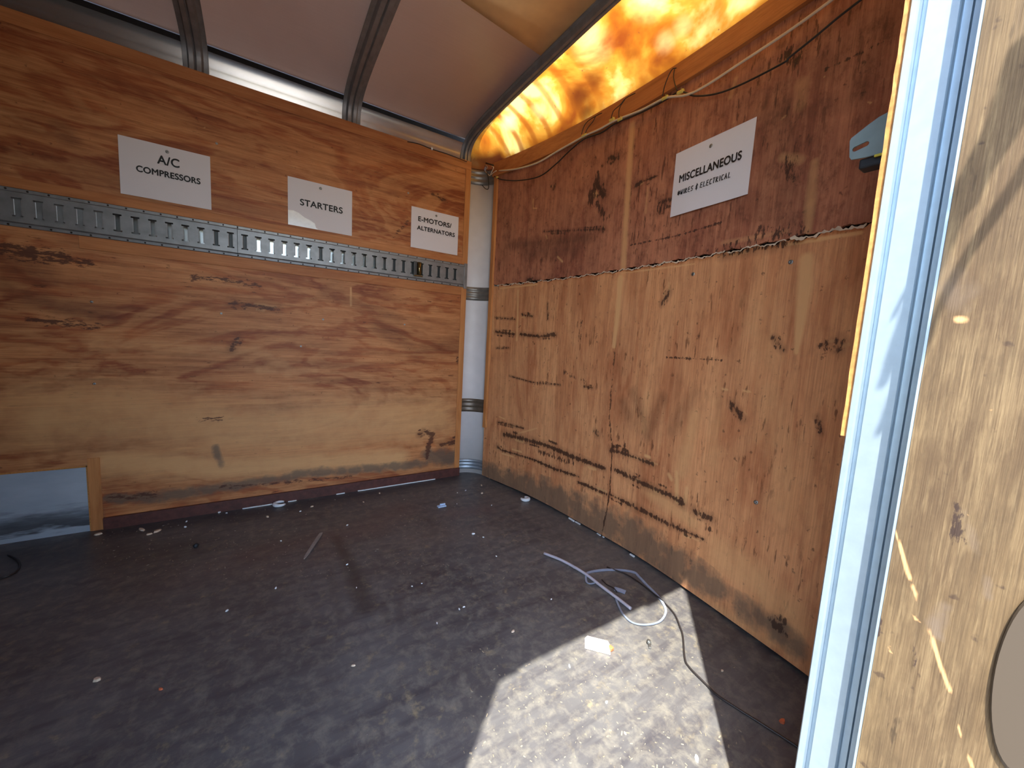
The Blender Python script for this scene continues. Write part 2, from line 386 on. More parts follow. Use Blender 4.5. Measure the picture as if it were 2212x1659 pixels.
# ------------------------------------------------------------------ LEFT WALL
hx = aty(189, 1005)[0]; hz = aty(187, 1006)[2]
def left_fn(u, v): return np.stack([u, 0 * u, v], 1)
nz = lambda z0, z1, s=0.005: np.linspace(z0, z1, int(round((z1 - z0) / s)) + 1)
us = np.concatenate([np.linspace(XB, -1.95, 12)[:-1], [ -1.95 + 0.005 * k for k in range(int((hx + 1.95) / 0.005) + 1)], [hx], nz(hx + 0.004, XE)])
vs = np.concatenate([nz(0.05, hz), nz(hz + .004, ZK0), nz(ZK1, ZT)])
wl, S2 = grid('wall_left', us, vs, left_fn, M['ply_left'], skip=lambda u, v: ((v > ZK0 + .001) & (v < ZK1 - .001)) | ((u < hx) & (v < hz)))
tag(wl, 'orange-brown plywood lining of the left wall above and below the slotted rail', kind='structure')
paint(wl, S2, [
    (0, L((992, 778)), 0.028, 1.0), (0, L((905, 940), (915, 932)), 0.012, .7),
    (0, L((918, 932), (936, 940), (925, 965), (922, 990)), [.014, .02, .022, .012], .95),
    (0, L((950, 962), (996, 950)), 0.014, .95), (2, L((930, 985), (960, 990), (996, 985)), 0.07, .95), (0, L((960, 998), (990, 990)), .03, .5),
    (0, L((0, 535), (70, 548), (150, 560), (200, 570)), [.03, .04, .03, .012], .75), (0, L((0, 560), (90, 590)), .05, .45),
    (0, L((10, 620), (120, 660), (240, 690)), .035, .45), (0, L((60, 690), (210, 705)), .02, .5),
    (0, L((420, 600), (500, 605), (560, 618)), .018, .5), (0, L((500, 655), (600, 668)), .014, .6),
    (0, L((700, 630), (860, 690)), .03, .35), (0, L((820, 700), (900, 760), (985, 740)), .05, .35),
    (0, L((500, 755), (515, 730)), .012, .7), (0, L((880, 480), (850, 510)), .012, .5), (0, L((935, 420), (960, 433)), .010, .7),
    (0, L((430, 905), (480, 905)), .014, .45), (2, L((465, 968), (478, 1005)), .02, .7),
    (0, L((330, 355), (350, 400), (345, 480)), .02, 0.0),
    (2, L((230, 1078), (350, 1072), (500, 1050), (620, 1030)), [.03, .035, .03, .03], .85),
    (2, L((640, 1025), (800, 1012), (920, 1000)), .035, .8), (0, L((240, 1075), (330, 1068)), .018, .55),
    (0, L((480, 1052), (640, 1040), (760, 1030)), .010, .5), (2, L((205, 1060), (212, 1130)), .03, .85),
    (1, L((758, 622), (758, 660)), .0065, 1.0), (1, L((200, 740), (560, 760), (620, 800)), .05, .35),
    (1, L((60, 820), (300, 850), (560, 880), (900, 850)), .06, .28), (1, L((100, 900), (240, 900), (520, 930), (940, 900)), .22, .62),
    (1, L((240, 1000), (500, 1010), (860, 990)), .09, .75), (1, L((0, 960), (190, 960)), .06, .4), (1, L((200, 1000), (208, 1110)), .022, .6),  # broad pale strokes, wall paler towards the bottom
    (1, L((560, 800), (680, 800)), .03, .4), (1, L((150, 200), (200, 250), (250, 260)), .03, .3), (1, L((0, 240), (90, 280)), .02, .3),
    (0, L((0, 330), (200, 370), (420, 480)), .04, .25), (0, L((130, 275), (150, 300)), .03, .4)])

sk = MB(); sk.box(XB, XE + .0, .040, .043, 0, 1.9)
o = sk.obj('wall_left', M['galv']); tag(o, 'shiny metal outer skin seen through the rail slots', kind='structure')
o = MB().box(XB, hx + .01, .004, .008, 0.0, hz + .01).obj('trim_1', M['blue'])
tag(o, 'blue-grey painted metal panel showing through the cut-out low in the left wall', kind='structure')
fr = MB(); fr.box(XB, hx, .0, .0045, hz - .006, hz); fr.box(hx - .005, hx, 0, .0045, 0.0, hz)
o = fr.obj('trim_2', M['ply_edge']); tag(o, kind='structure')
# wooden strips on the lining
for i, (x0, x1, z0, z1) in enumerate([(XB, XE, 1.838, ZT), (XB, XE - .034, ZK1 + .001, ZK1 + .036), (aty(170, 510)[0], XE - .034, ZK0 - .048, ZK0 - .001)]):
    o = bevel(MB().box(x0, x1, -.004, .0, z0, z1).obj('trim_%d' % (3 + i), M['ply_trim']), .0012); tag(o, kind='structure')
o = MB(); o.box(XE - .034, XE, -.0045, .0, ZK1, 1.838); o.box(XE - .034, XE, -.0045, 0, .05, ZK0 - .001)
o = bevel(o.obj('trim_6', M['ply_trim_v']), .0012); tag(o, kind='structure')
o = bevel(MB().box(hx, hx + .036, -.004, 0, 0.0, hz + .03).obj('trim_7', M['ply_trim_v']), .001); tag(o, kind='structure')
o = bevel(MB().box(hx + .036, XE, -.012, .0, 0.0, .05).obj('baseboard_left', M['red_base']), .001)
tag(o, 'dark red-brown strip along the foot of the left wall', kind='structure')
wl_ = MB()  # white strips stand in for daylight leaking at the wall foot
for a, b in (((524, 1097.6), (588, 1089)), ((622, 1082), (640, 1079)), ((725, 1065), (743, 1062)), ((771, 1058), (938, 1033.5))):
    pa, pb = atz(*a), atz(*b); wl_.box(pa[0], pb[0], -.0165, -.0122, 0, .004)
tag(wl_.obj('trim_8', M['clip']), 'thin white strips painted for daylight leaking between the left wall and floor', kind='structure')

# top rail and shadow gap
rail = [(.032, 1.86), (.032, 1.897), (.0305, 1.899), (.027, 1.925), (.018, 1.948), (.004, 1.968), (-.004, 1.974)]
r = MB(); r.sweep([[(XB, y, z) for y, z in rail], [(.25, y, z) for y, z in rail]])
o = r.obj('trim_9', M['galv'], smooth=True); tag(o, 'pale metal top rail between the plywood and ceiling', kind='structure')
o = MB().box(XB, .27, .034, .040, 1.88, 2.05).obj('trim_10', M['seam_dark']); tag(o, kind='structure')

# ------------------------------------------------------------------ E-TRACK
PITCH = .0508; X0 = .2314
zc = (ZK0 + ZK1) / 2
def track(k0, k1, xl, xr, label):
    """slots k0..k1 counted from the corner leftwards"""
    root = empty('logistics_track', (xl, -.002, ZK0), label, 'rail', 'slotted steel rail lengths on the left wall')
    V = {}; Vl = []; Fl = []
    def vid(x, z):
        k = (round(x, 5), round(z, 5))
        if k not in V: V[k] = len(Vl); Vl.append((k[0], -.010, k[1]))
        return V[k]
    zr = [zc - .050, zc - .033, zc - .027, zc + .027, zc + .033, zc + .050]
    xs = {xl, xr}; holes = []
    for k in range(k0, k1 + 1):
        c = X0 - k * PITCH
        if c - .014 < xl or c + .014 > xr: continue
        xs |= {c - .0125, c - .0075, c + .0075, c + .0125}; holes.append(c)
    xs = sorted(xs)
    for i in range(len(xs) - 1):
        xm = (xs[i] + xs[i + 1]) / 2; h = [abs(xm - c) for c in holes]; hm = min(h) if h else 9
        for j in range(5):
            if (hm < .0075 and 1 <= j <= 3) or (hm < .0125 and j in (1, 3)): continue
            Fl.append([vid(xs[i], zr[j]), vid(xs[i + 1], zr[j]), vid(xs[i + 1], zr[j + 1]), vid(xs[i], zr[j + 1])])
    for c in holes:      # returned side lips of each slot belong to the pressed plate
        for q_ in (-1, 1):
            n0 = len(Vl); Vl += [(c + q_ * .0078, -.0095, zc - .027), (c + q_ * .0078, -.0095, zc + .027), (c + q_ * .0125, .004, zc + .024), (c + q_ * .0125, .004, zc - .024)]
            Fl.append([n0, n0 + 1, n0 + 2, n0 + 3])
    f = mk('face_plate', Vl, Fl, M['steel'], root)
    so = f.modifiers.new('thick', 'SOLIDIFY'); so.thickness = .0022; so.offset = -1
    for s in (1, -1):
        a, b = zc + s * .050, zc + s * .0655
        pr = [(-.0100, a), (-.0040, a + s * .003), (-.0025, a + s * .005), (-.0035, b - s * .001), (-.001, b)]
        m = MB(); m.sweep([[(xl, y, z) for y, z in pr], [(xr, y, z) for y, z in pr]])
        nf = len(m.F)
        for c in holes:
            zz = (a + s * .005 + b) / 2
            for yy_ in (-.0050,):
                P = [(c + PITCH / 2 + .0032 * math.cos(t), yy_, zz + .0032 * math.sin(t)) for t in [k * math.pi / 4 for k in range(8)]]
                m.add(P, [tuple(range(8))])
        fl = m.obj('flange', M['steel'], root); fl.data.materials.append(M['seam_dark'])
        for k, pg in enumerate(fl.data.polygons): pg.material_index = 1 if k >= nf else 0
        so = fl.modifiers.new('thick', 'SOLIDIFY'); so.thickness = .0012
    return root
xj = aty(513, 520)[0]
xend = XE - .022
track(22, 72, XB, xj - .0008, 'long grey slotted steel rail under the compressors sign, partly dirty')
track(0, 21, xj + .0008, xend, 'grey slotted steel rail under the starters sign, ending at the corner')
ec = bevel(MB().box(xend, XE - .003, -.013, .0, ZK0 - .008, ZK1 + .006).obj('end_plate', M['steel'], None, (xend, 0, ZK0)), .001)
tag(ec, 'narrow grey steel plate closing the slotted rail at the corner', 'plate')
# what stands behind the slots
st = MB()
for x0, x1, yy in ((-.955, -.80, .016), (-.555, -.505, .016), (-.19, .25, .014)):
    st.box(x0, x1, yy, .039, ZK0 - .3, ZK1 + .3)
tag(st.obj('trim_11', M['steel_dark']), 'dark studs behind the slotted rail', kind='structure')
tag(MB().box(XB, -1.26, .006, .012, ZK0 - .02, ZK1 + .02).obj('trim_12', M['steel']), kind='structure')
# brass strap fitting clipped in the rail
xf = aty(900, 582)[0]
ft = empty('strap_fitting', (xf, -.012, zc - .035), 'small brass-brown spring fitting clipped into the slotted rail near the corner', 'fitting')
m = MB(); m.box(xf - .024, xf - .004, -.022, -.011, zc - .040, zc + .036); bevel(m.obj('body', M['steel_dark'], ft), .003)
m = MB(); R_ = []
for a in range(9):
    t = a / 8 * math.pi; R_.append([(xf + .010 + .014 * math.cos(t), -.012 - .016 * math.sin(t), z) for z in (zc - .034, zc + .034)])
m.sweep(R_); q = m.obj('spring_tongue', M['rust'], ft, smooth=True); so = q.modifiers.new('t', 'SOLIDIFY'); so.thickness = .002
bevel(MB().box(xf - .022, xf + .028, -.026, -.011, zc - .043, zc - .038).obj('catch', M['rust'], ft), .001)

# ------------------------------------------------------------------ SIGNS
def sign(org, ex, ez, en, w, h, lines, label, tape=None, screw=(.5, .1), hand=False):
    """org: upper left corner; ex right, ez up, en out of the wall"""
    org, ex, ez, en = [Vector(k) for k in (org, ex, ez, en)]
    root = empty('paper_sign', org + en * .002, label, 'sign', 'paper signs screwed to the plywood')
    P = lambda a, b, d=0.002: org + ex * a - ez * b + en * d
    n = 12; V = []
    for j in (0, 1):
        for i in range(n + 1):
            b = .0012 * math.sin(i / n * math.pi * 2)
            V += [P(w * i / n, 0, .0022 + b * .3 + j * .0004), P(w * i / n, h, .0036 + b + j * .0004)]
    m = MB(); k = 2 * (n + 1)
    Fc = [(2 * i, 2 * i + 1, 2 * i + 3, 2 * i + 2) for i in range(n)] + [(k + 2 * i, k + 2 * i + 2, k + 2 * i + 3, k + 2 * i + 1) for i in range(n)]
    Fc += [(2 * i, 2 * i + 2, k + 2 * i + 2, k + 2 * i) for i in range(n)] + [(2 * i + 1, k + 2 * i + 1, k + 2 * i + 3, 2 * i + 3) for i in range(n)] + [(0, k, k + 1, 1), (2 * n, 2 * n + 1, k + 2 * n + 1, k + 2 * n)]
    m.add(V, Fc); m.obj('sheet', M['paper'], root)
    for txt, cx, cy, wid, hgt in lines:
        fc = bpy.data.curves.new('lettering', 'FONT'); fc.body = txt; fc.size = 1; fc.align_x = 'CENTER'; fc.align_y = 'CENTER'; fc.offset = .0
        fc.extrude = .0; fc.space_character = 1.04
        to = bpy.data.objects.new('lettering', fc); COL.objects.link(to)
        bpy.context.view_layer.update()
        dims = to.dimensions.copy(); me = bpy.data.meshes.new_from_object(to); bpy.data.objects.remove(to)
        co = np.empty(len(me.vertices) * 3, np.float32); me.vertices.foreach_get('co', co); co = co.reshape(-1, 3)
        lo, hi = co.min(0), co.max(0); mid = (lo + hi) / 2
        out = []
        for c in co:
            a = cx * w + (c[0] - mid[0]) / (hi[0] - lo[0]) * wid * w; b = cy * h - (c[1] - mid[1]) / (hi[1] - lo[1]) * hgt * h
            out.append(P(a, b, .0054) - root.location)
        polys = [tuple(p_.vertices) for p_ in me.polygons]; nb = len(out); bold = .0011
        VV = []; FF = []
        for q_, (da, db) in enumerate(((-bold, 0), (bold, 0), (0, -bold), (0, bold), (0, 0))):
            sh = ex * da + ez * db + en * (.00002 * q_)
            VV += [tuple(c + sh) for c in out]; FF += [tuple(i + q_ * nb for i in p_) for p_ in polys]
        me = bpy.data.meshes.new('lettering'); me.from_pydata(VV, [], FF); me.materials.append(M['ink'])
        lo_ = bpy.data.objects.new('lettering', me); COL.objects.link(lo_); lo_.parent = root
    a, b = screw; c = P(a * w, b * h, .003)
    m = MB(); rr = [(0.0062, 0), (.0062, .0012), (.0045, .0028), (.0018, .0030), (.0012, .0016)]
    m.sweep([[c + en * d + (ex * math.cos(t) + ez * math.sin(t)) * r for t in [2 * math.pi * q / 16 for q in range(16)]] for r, d in rr], close=True)
    m.obj('screw', M['screw'], root, smooth=True)
    if tape:
        m = MB(); pts = [P(x * w, y * h, .0060) for x, y in tape]; pts2 = [p - en * .0016 for p in pts]
        k = len(pts); m.add(pts + pts2, [tuple(range(k)), tuple(range(2 * k - 1, k - 1, -1))] + [(i, (i + 1) % k, (i + 1) % k + k, i + k) for i in range(k)])
        m.obj('tape_patch', M['tape'], root)
    return root, P
ex, ez, en = (1, 0, 0), (0, 0, 1), (0, -1, 0)
SW, SH = .2794, .2159
sign((-1.2297, 0, 1.5639), ex, ez, en, SW, SH, [('A/C', .52, .27, .24, .15), ('COMPRESSORS', .525, .51, .70, .105)],
     'white paper sign reading A/C COMPRESSORS, leftmost on the left wall', screw=(.51, .10))
sign((-.6672, 0, 1.5622), ex, ez, en, SW, SH, [('STARTERS', .51, .48, .66, .13)],
     'white paper sign reading STARTERS with a torn glossy corner', tape=[(0, .70), (.08, .69), (.16, .72), (.24, .79), (.33, .83), (.40, .88), (.42, .97), (.46, 1.0), (.3, 1.0), (.0, 1.0)], screw=(.49, .10))
sign((-.0852, 0, 1.5617), ex, ez, en, SW, SH, [('E-MOTORS/', .49, .27, .70, .115), ('ALTERNATORS', .52, .49, .80, .10)],
     'white paper sign reading E-MOTORS/ALTERNATORS beside the corner', screw=(.51, .10))
ca, cb, cc = atf(1462, 333, .004), atf(1635, 261, .004), atf(1453, 469, .004)
e1 = Vector(cb - ca); mw = Vector((e1.x, e1.y, 0)).length; e1 = Vector((e1.x, e1.y, 0)).normalized()
mh = float(ca[2] - cc[2]); e3 = Vector((0, 0, 1)); e2 = Vector((e1.y, -e1.x, 0)) ; e2 = e2 if e2.x < 0 else -e2
ms, MP = sign(ca, e1, e3, e2, mw, mh, [('MISCELLANEOUS', .49, .435, .79, .115)],
     'white paper sign reading MISCELLANEOUS with handwriting, on the front wall', screw=(.49, .12))
# the handwriting: felt-pen strokes
GL = {'*': [[(0, .2), (1, .8)], [(0, .8), (1, .2)], [(.5, 0), (.5, 1)], [(0, .5), (1, .5)], [(.1, .35), (.9, .35)]],
      'W': [[(0, 1), (.05, .1), (.3, 0), (.5, .5), (.75, 0), (1, 1)]], 'I': [[(.5, 1), (.5, 0)]], 'R': [[(0, 0), (.1, 1), (.8, .9), (.8, .6), (.1, .5), (.9, 0)]],
      'E': [[(.9, 1), (.1, .95), (0, .05), (.9, 0)], [(.05, .5), (.8, .55)]], 'S': [[(1, .95), (.2, .9), (.1, .6), (.8, .4), (.8, .1), (0, .0)]],
      '&': [[(1, .8), (.3, .8), (.2, .55), (.8, .5), (.3, .4), (.1, .15), (.9, .15)], [(.55, -.2), (.6, 1.15)]], 'L': [[(.2, 1), (.1, 0), (.9, .05)]],
      'C': [[(1, .9), (.3, .95), (0, .5), (.3, .0), (.9, .1)]], 'T': [[(0, 1), (1, 1)], [(.5, 1), (.4, 0)]], 'A': [[(0, 0), (.5, 1), (.95, 0)], [(.15, .4), (.85, .4)]]}
m = MB(); x = .09; kx = .72
for ch in '*WIRES & ELECTRICAL':
    if ch == ' ': x += .030 * kx; continue
    wd_ = {'I': .014, '*': .044, '&': .040}.get(ch, .036)
    for strk in GL[ch]:
        m.tube([MP((x + (px_ * wd_ + py_ * .004) * kx) * mw, (.690 - py_ * .072) * mh, .0062) for px_, py_ in strk], .0015, 5)
    x += (wd_ + .020) * kx
m.obj('handwriting', M['ink'], ms)

# ------------------------------------------------------------------ FRONT WALL (bowed)
YN, YF = -2.0, -.088
ZC = 1.186
def front_fn(u, v, off=0.0): return np.stack([fx(u) - off, u, v], 1)
ys = np.linspace(YN, YF, 440)
wob = lambda y, s: .0035 * np.sin(y * 61 + s) + .002 * np.sin(y * 187 + 2 * s) + .0015 * np.sin(y * 431 + s)
vl = np.linspace(.006, 1, 300)
def low_fn(u, v):
    top = ZC - .004 + wob(u, .3); bot = .012 + .002 * np.sin(u * 9)
    return np.stack([fx(u), u, bot + (top - bot) * (v - .006) / .994], 1)
def up_fn(u, v):
    bot = ZC + .003 + wob(u, 2.1) * .7; return np.stack([fx(u) - .001, u, bot + (ZT - bot) * v], 1)
fl_strokes = [
    (0, Fq((1088, 938), (1130, 948), (1180, 962), (1232, 985), (1305, 1012)), [.016, .016, .013, .015, .010], 1.0),
    (0, Fq((1075, 965), (1082, 972), (1150, 992), (1195, 1012), (1250, 1030)), [.012, .008, .007, .012, .006], .9),
    (0, Fq((1250, 1042), (1310, 1068)), .009, .9), (0, Fq((1165, 975), (1235, 1000)), .02, .5),
    (0, Fq((1321, 973), (1345, 978), (1370, 988), (1412, 1003)), [.016, .010, .007, .010], 1.0), (0, Fq((1350, 963)), .012, .9),
    (0, Fq((1330, 1015), (1360, 1030), (1400, 1050), (1450, 1072), (1475, 1088)), [.010, .014, .012, .010, .014], .85),
    (0, Fq((1318, 1068), (1370, 1095), (1450, 1135), (1520, 1165)), [.006, .012, .010, .005], .8),
    (0, Fq((1500, 1105), (1535, 1120)), .012, .8), (0, Fq((1534, 1144)), .012, .8),
    (0, Fq((1070, 717), (1112, 722)), .010, .85), (0, Fq((1125, 722), (1165, 727), (1200, 724)), .010, .85), (0, Fq((1070, 686), (1112, 690)), .006, .7),
    (0, Fq((1128, 680), (1150, 683)), .008, .7), (0, Fq((1072, 752), (1100, 752)), .006, .7), (0, Fq((1183, 655), (1183, 690)), .006, .7),
    (0, Fq((1255, 695), (1250, 740)), .012, .4), (0, Fq((1430, 655), (1445, 632)), .010, .7),
    (0, Fq((1100, 812), (1150, 826), (1210, 832)), .005, .7), (0, Fq((1262, 835), (1280, 838)), .006, .7), (0, Fq((1220, 805), (1262, 822)), .014, .35),
    (0, Fq((1285, 932), (1290, 940)), .010, .6), (0, Fq((1350, 885), (1400, 930)), .05, .25), (0, Fq((1345, 870), (1360, 900)), .03, .35),
    (0, Fq((1520, 1160), (1500, 1155)), .0, .0),
    (0, Fq((1470, 848), (1500, 775)), .0, .0), (0, Fq((1580, 870), (1605, 905)), .010, .6), (0, Fq((1770, 748), (1815, 735), (1812, 755)), [.004, .010, .010], .6),
    (0, Fq((1766, 900), (1774, 935)), .006, .6), (0, Fq((1672, 730), (1690, 755)), .008, .6), (0, Fq((1440, 772), (1560, 778)), .004, .7),
    (0, Fq((1322, 975), (1318, 1060), (1310, 1105), (1300, 1155)), .0045, .95), (0, Fq((1328, 760), (1316, 900), (1322, 970)), .004, .55),
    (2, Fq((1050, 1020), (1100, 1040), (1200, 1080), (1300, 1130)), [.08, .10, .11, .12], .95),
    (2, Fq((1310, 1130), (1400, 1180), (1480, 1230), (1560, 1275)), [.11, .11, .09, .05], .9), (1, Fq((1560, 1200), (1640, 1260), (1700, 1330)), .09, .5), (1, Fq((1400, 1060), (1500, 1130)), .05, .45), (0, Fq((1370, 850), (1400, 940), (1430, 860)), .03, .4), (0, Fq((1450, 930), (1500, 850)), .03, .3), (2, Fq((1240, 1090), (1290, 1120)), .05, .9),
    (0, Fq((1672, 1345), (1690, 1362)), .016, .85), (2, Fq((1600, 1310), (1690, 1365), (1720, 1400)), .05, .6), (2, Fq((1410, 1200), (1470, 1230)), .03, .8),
    (1, Fq((1340, 600), (1334, 680), (1326, 748)), [.020, .017, .014], 1.0), (1, Fq((1119, 628), (1118, 690), (1116, 735)), .0095, .9),
    (1, Fq((1742, 560), (1738, 620), (1730, 690), (1720, 762)), [.024, .026, .020, .007], 1.0),
    (1, Fq((1462, 1020), (1462, 1085)), .012, .8), (1, Fq((1484, 1055), (1480, 1085)), .012, .7), (1, Fq((1445, 1025), (1450, 1035)), .012, .7),
    (1, Fq((1500, 900), (1480, 980), (1470, 1020)), .04, .5), (1, Fq((1400, 850), (1390, 930)), .03, .3), (1, Fq((1550, 850), (1540, 1000)), .05, .3),
    (1, Fq((1560, 840), (1572, 842)), .004, 1), (1, Fq((1605, 844), (1620, 846)), .004, 1), (1, Fq((1445, 610), (1446, 632)), .004, .9),
    (1, Fq((1640, 660), (1700, 1100)), .10, .25), (1, Fq((1500, 1300), (1700, 1400)), .05, .35), (1, Fq((1064, 640), (1066, 720)), .012, .6),
    (1, Fq((1120, 936), (1160, 925)), .006, .7), (1, Fq((1078, 900), (1090, 905)), .006, .9), (0, Fq((1075, 912), (1130, 925)), .007, .7),
    (1, Fq((1360, 985), (1420, 1003)), .006, .6), (1, Fq((1080, 623), (1160, 614)), .006, 1), (1, Fq((1340, 590), (1500, 570)), .004, .8), (1, Fq((1700, 528), (1860, 502)), .007, .95),
    (0, Fq((1560, 550), (1720, 522)), .012, .6)]
fu_strokes = [
    (0, Fq((1292, 372), (1290, 395), (1280, 418), (1277, 435)), [.010, .022, .032, .024], 1.0), (0, Fq((1295, 405), (1302, 420)), .02, .9),
    (0, Fq((1318, 342), (1335, 340)), .014, .8), (0, Fq((1300, 360), (1318, 345)), .008, .5),
    (0, Fq((1198, 398), (1196, 408)), .010, .8), (0, Fq((1375, 400), (1390, 392), (1420, 380)), [.012, .008, .003], .8),
    (0, Fq((1425, 455), (1428, 438), (1460, 425)), .014, .7), (0, Fq((1175, 500), (1300, 495), (1306, 495)), [.006, .008, .010], .6),
    (0, Fq((1100, 530), (1180, 525), (1270, 512)), .035, .6), (0, Fq((1140, 540), (1240, 530)), .06, .45), (0, Fq((1360, 530), (1460, 510), (1560, 480)), .004, .8),
    (0, Fq((1085, 440), (1100, 500), (1090, 560)), .05, .3), (0, Fq((1290, 440), (1310, 470)), .02, .5), (0, Fq((1140, 605), (1165, 608)), .012, .8),
    (0, Fq((1500, 560), (1600, 530), (1720, 490)), .02, .3), (0, Fq((1660, 250), (1700, 300), (1700, 420)), .08, .35), (0, Fq((1680, 240), (1690, 255)), .05, .5),
    (0, Fq((1780, 160), (1900, 60)), .06, .25), (0, Fq((1850, 200), (1870, 120)), .04, .3), (0, Fq((1785, 150), (1910, 90)), .004, .6),
    (0, Fq((1620, 440), (1720, 480)), .05, .3), (0, Fq((1700, 350), (1718, 372)), .025, .4), (0, Fq((1640, 500), (1730, 505)), .02, .45),
    (0, Fq((1700, 270), (1750, 240), (1790, 225)), .03, .35), (0, Fq((1700, 120), (1720, 130)), .025, .5),
    (1, Fq((1366, 270), (1360, 360), (1352, 480), (1346, 590)), [.021, .022, .021, .022], .8), (1, Fq((1760, 350), (1752, 420), (1745, 500)), [.016, .022, .014], .6),
    (1, Fq((1690, 340), (1730, 345)), .02, .55), (1, Fq((1590, 170), (1578, 210)), .012, .5), (1, Fq((1735, 180), (1730, 230)), .03, .3), (1, Fq((1152, 430), (1152, 450), (1160, 450)), .005, .8),
    (1, Fq((1120, 340), (1250, 300)), .04, .35), (1, Fq((1205, 555), (1215, 565)), .008, .8), (1, Fq((1180, 508), (1182, 516)), .005, .8), (1, Fq((1688, 258), (1698, 250)), .004, .9),
    (1, Fq((1070, 400), (1066, 500), (1062, 600)), .013, .8), (1, Fq((1400, 405), (1395, 460)), .008, .4), (1, Fq((1560, 525), (1700, 500)), .012, .35)]
lowo, S2 = grid('wall_front', ys, vl, low_fn, M['ply_front_low']); paint(lowo, low_fn(S2[:, 0], S2[:, 1])[:, 1:], fl_strokes)
tag(lowo, 'gouged lower plywood sheet of the front wall', kind='structure')
upo, S2 = grid('wall_front', ys, np.linspace(0, 1, 180), up_fn, M['ply_front_up']); paint(upo, up_fn(S2[:, 0], S2[:, 1])[:, 1:], fu_strokes)
tag(upo, 'dark stained upper plywood sheet of the front wall', kind='structure')
for q in (lowo, upo):
    so = q.modifiers.new('t', 'SOLIDIFY'); so.thickness = .010; so.offset = 1 if q is lowo else 1
bk = MB(); yy = np.linspace(-2.04, -.08, 40)
bk.sweep([[(float(fx(y)) + .028, y, z) for z in (-.01, 1.90)] for y in yy]); o = bk.obj('wall_front', M['seam_dark']); tag(o, 'dark outer skin behind the split in the front wall', kind='structure')
o.modifiers.new('t', 'SOLIDIFY').thickness = .006
sp_ = MB()
for u0, u1, hgt in ((1078, 1165, .007), (1165, 1340, .003), (1340, 1570, .0045), (1570, 1700, .004), (1700, 1868, .009)):
    y0, y1 = float(atf(u0, 600)[1]), float(atf(u1, 540)[1]); ny_ = int(abs(y1 - y0) / .006) + 2; rg = []
    for y in np.linspace(y0, y1, ny_):
        top = ZC - .004 + float(wob(y, .3)); k_ = random.random() ** 2 * hgt + .0006; x = float(fx(y)) - .0125
        rg.append([(x + .004, y, top - .001), (x, y, top - .0015 - k_ * .6), (x - .0006, y, top + k_ * .5), (x + .004, y, top + k_ * .3)])
    sp_.sweep(rg, close=True)
tag(sp_.obj('trim_16', M['chip']), 'pale torn splinters along the split in the front wall', kind='structure')
# wooden batten along the head of the wall, and upright edge strip at the corner
bt = MB(); yy = np.linspace(-2.0, -.075, 50)
bt.sweep([[(float(fx(y)) - .004, y, 1.806), (float(fx(y)) - .014, y, 1.808), (float(fx(y)) - .014, y, 1.884), (float(fx(y)) + .020, y, 1.886), (float(fx(y)) + .020, y, 1.806)] for y in yy], close=True)
o = bt.obj('trim_13', M['ply_trim_y']); tag(o, 'plywood batten along the head of the front wall', kind='structure')
o = MB().add(*(lambda c: ([(c[0] + dx, c[1] + dy, z) for z in (.32, 1.84) for dx, dy in ((-.006, -.018), (-.012, .006), (.010, .010), (.012, -.018))], [(0, 1, 2, 3), (7, 6, 5, 4), (0, 4, 5, 1), (1, 5, 6, 2), (2, 6, 7, 3), (3, 7, 4, 0)]))((float(fx(-.09)) - .001, -.094))).obj('trim_14', M['ply_trim_v'])
bevel(o, .002); tag(o, 'pale upright edge strip of the front wall at the corner', kind='structure')
sl_ = MB()  # daylight leaking under the wall, put in as white slivers
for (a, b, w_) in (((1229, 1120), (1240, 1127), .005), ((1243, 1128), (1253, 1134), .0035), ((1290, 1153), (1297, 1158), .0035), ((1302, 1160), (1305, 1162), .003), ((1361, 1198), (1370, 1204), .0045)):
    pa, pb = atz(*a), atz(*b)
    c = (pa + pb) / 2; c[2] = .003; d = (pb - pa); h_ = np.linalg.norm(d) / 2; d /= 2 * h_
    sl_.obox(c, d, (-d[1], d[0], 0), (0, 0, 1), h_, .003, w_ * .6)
tag(sl_.obj('trim_15', M['clip']), 'white slivers painted for daylight leaking through the gap under the front wall', kind='structure')

# ------------------------------------------------------------------ CORNER POST
cp = empty('corner_panel', (.33, -.03, 0), 'white curved corner panel with ribbed grey bands between the two plywood walls', 'panel')
def arc(r, n=14, cx_=.262, cy_=-.110):
    return [(cx_ - .03, cy_ + r)] + [(cx_ + r * math.sin(t), cy_ + r * math.cos(t)) for t in np.linspace(0, math.pi / 2, n)] + [(cx_ + r, cy_ - .03)]
m = MB(); m.sweep([[(x, y, z) for x, y in arc(.148)] for z in (-.0, .6, 1.2, 1.812)])
o = m.obj('skin', M['white_skin'], cp, smooth=True); o.modifiers.new('t', 'SOLIDIFY').thickness = .003
def zpost(v, u=1035): return float(atx(u, v, .36)[2])
for nm, v0, v1, mat, lab in (('band', 378, 409, 'ring', None), ('band', 622, 650, 'ring', None), ('band', 864, 893, 'brown_ring', 'brownish ribbed band'), ('band', 1000, 1022, 'alu_dull', 'blue-grey lowest band')):
    z1, z0 = zpost(v0), zpost(v1); m = MB(); rg = []
    n = 24
    for i in range(n + 1):
        t = i / n; r = .1455 - .004 * (0.5 + 0.5 * math.cos(t * 2 * math.pi * 3 + math.pi)) - (.003 if 0 < i < n else 0)
        rg.append([(x, y, z0 + (z1 - z0) * t) for x, y in arc(r)])
    m.sweep(rg); o = m.obj(nm, M[mat], cp, smooth=True)
    if lab: o['label'] = lab

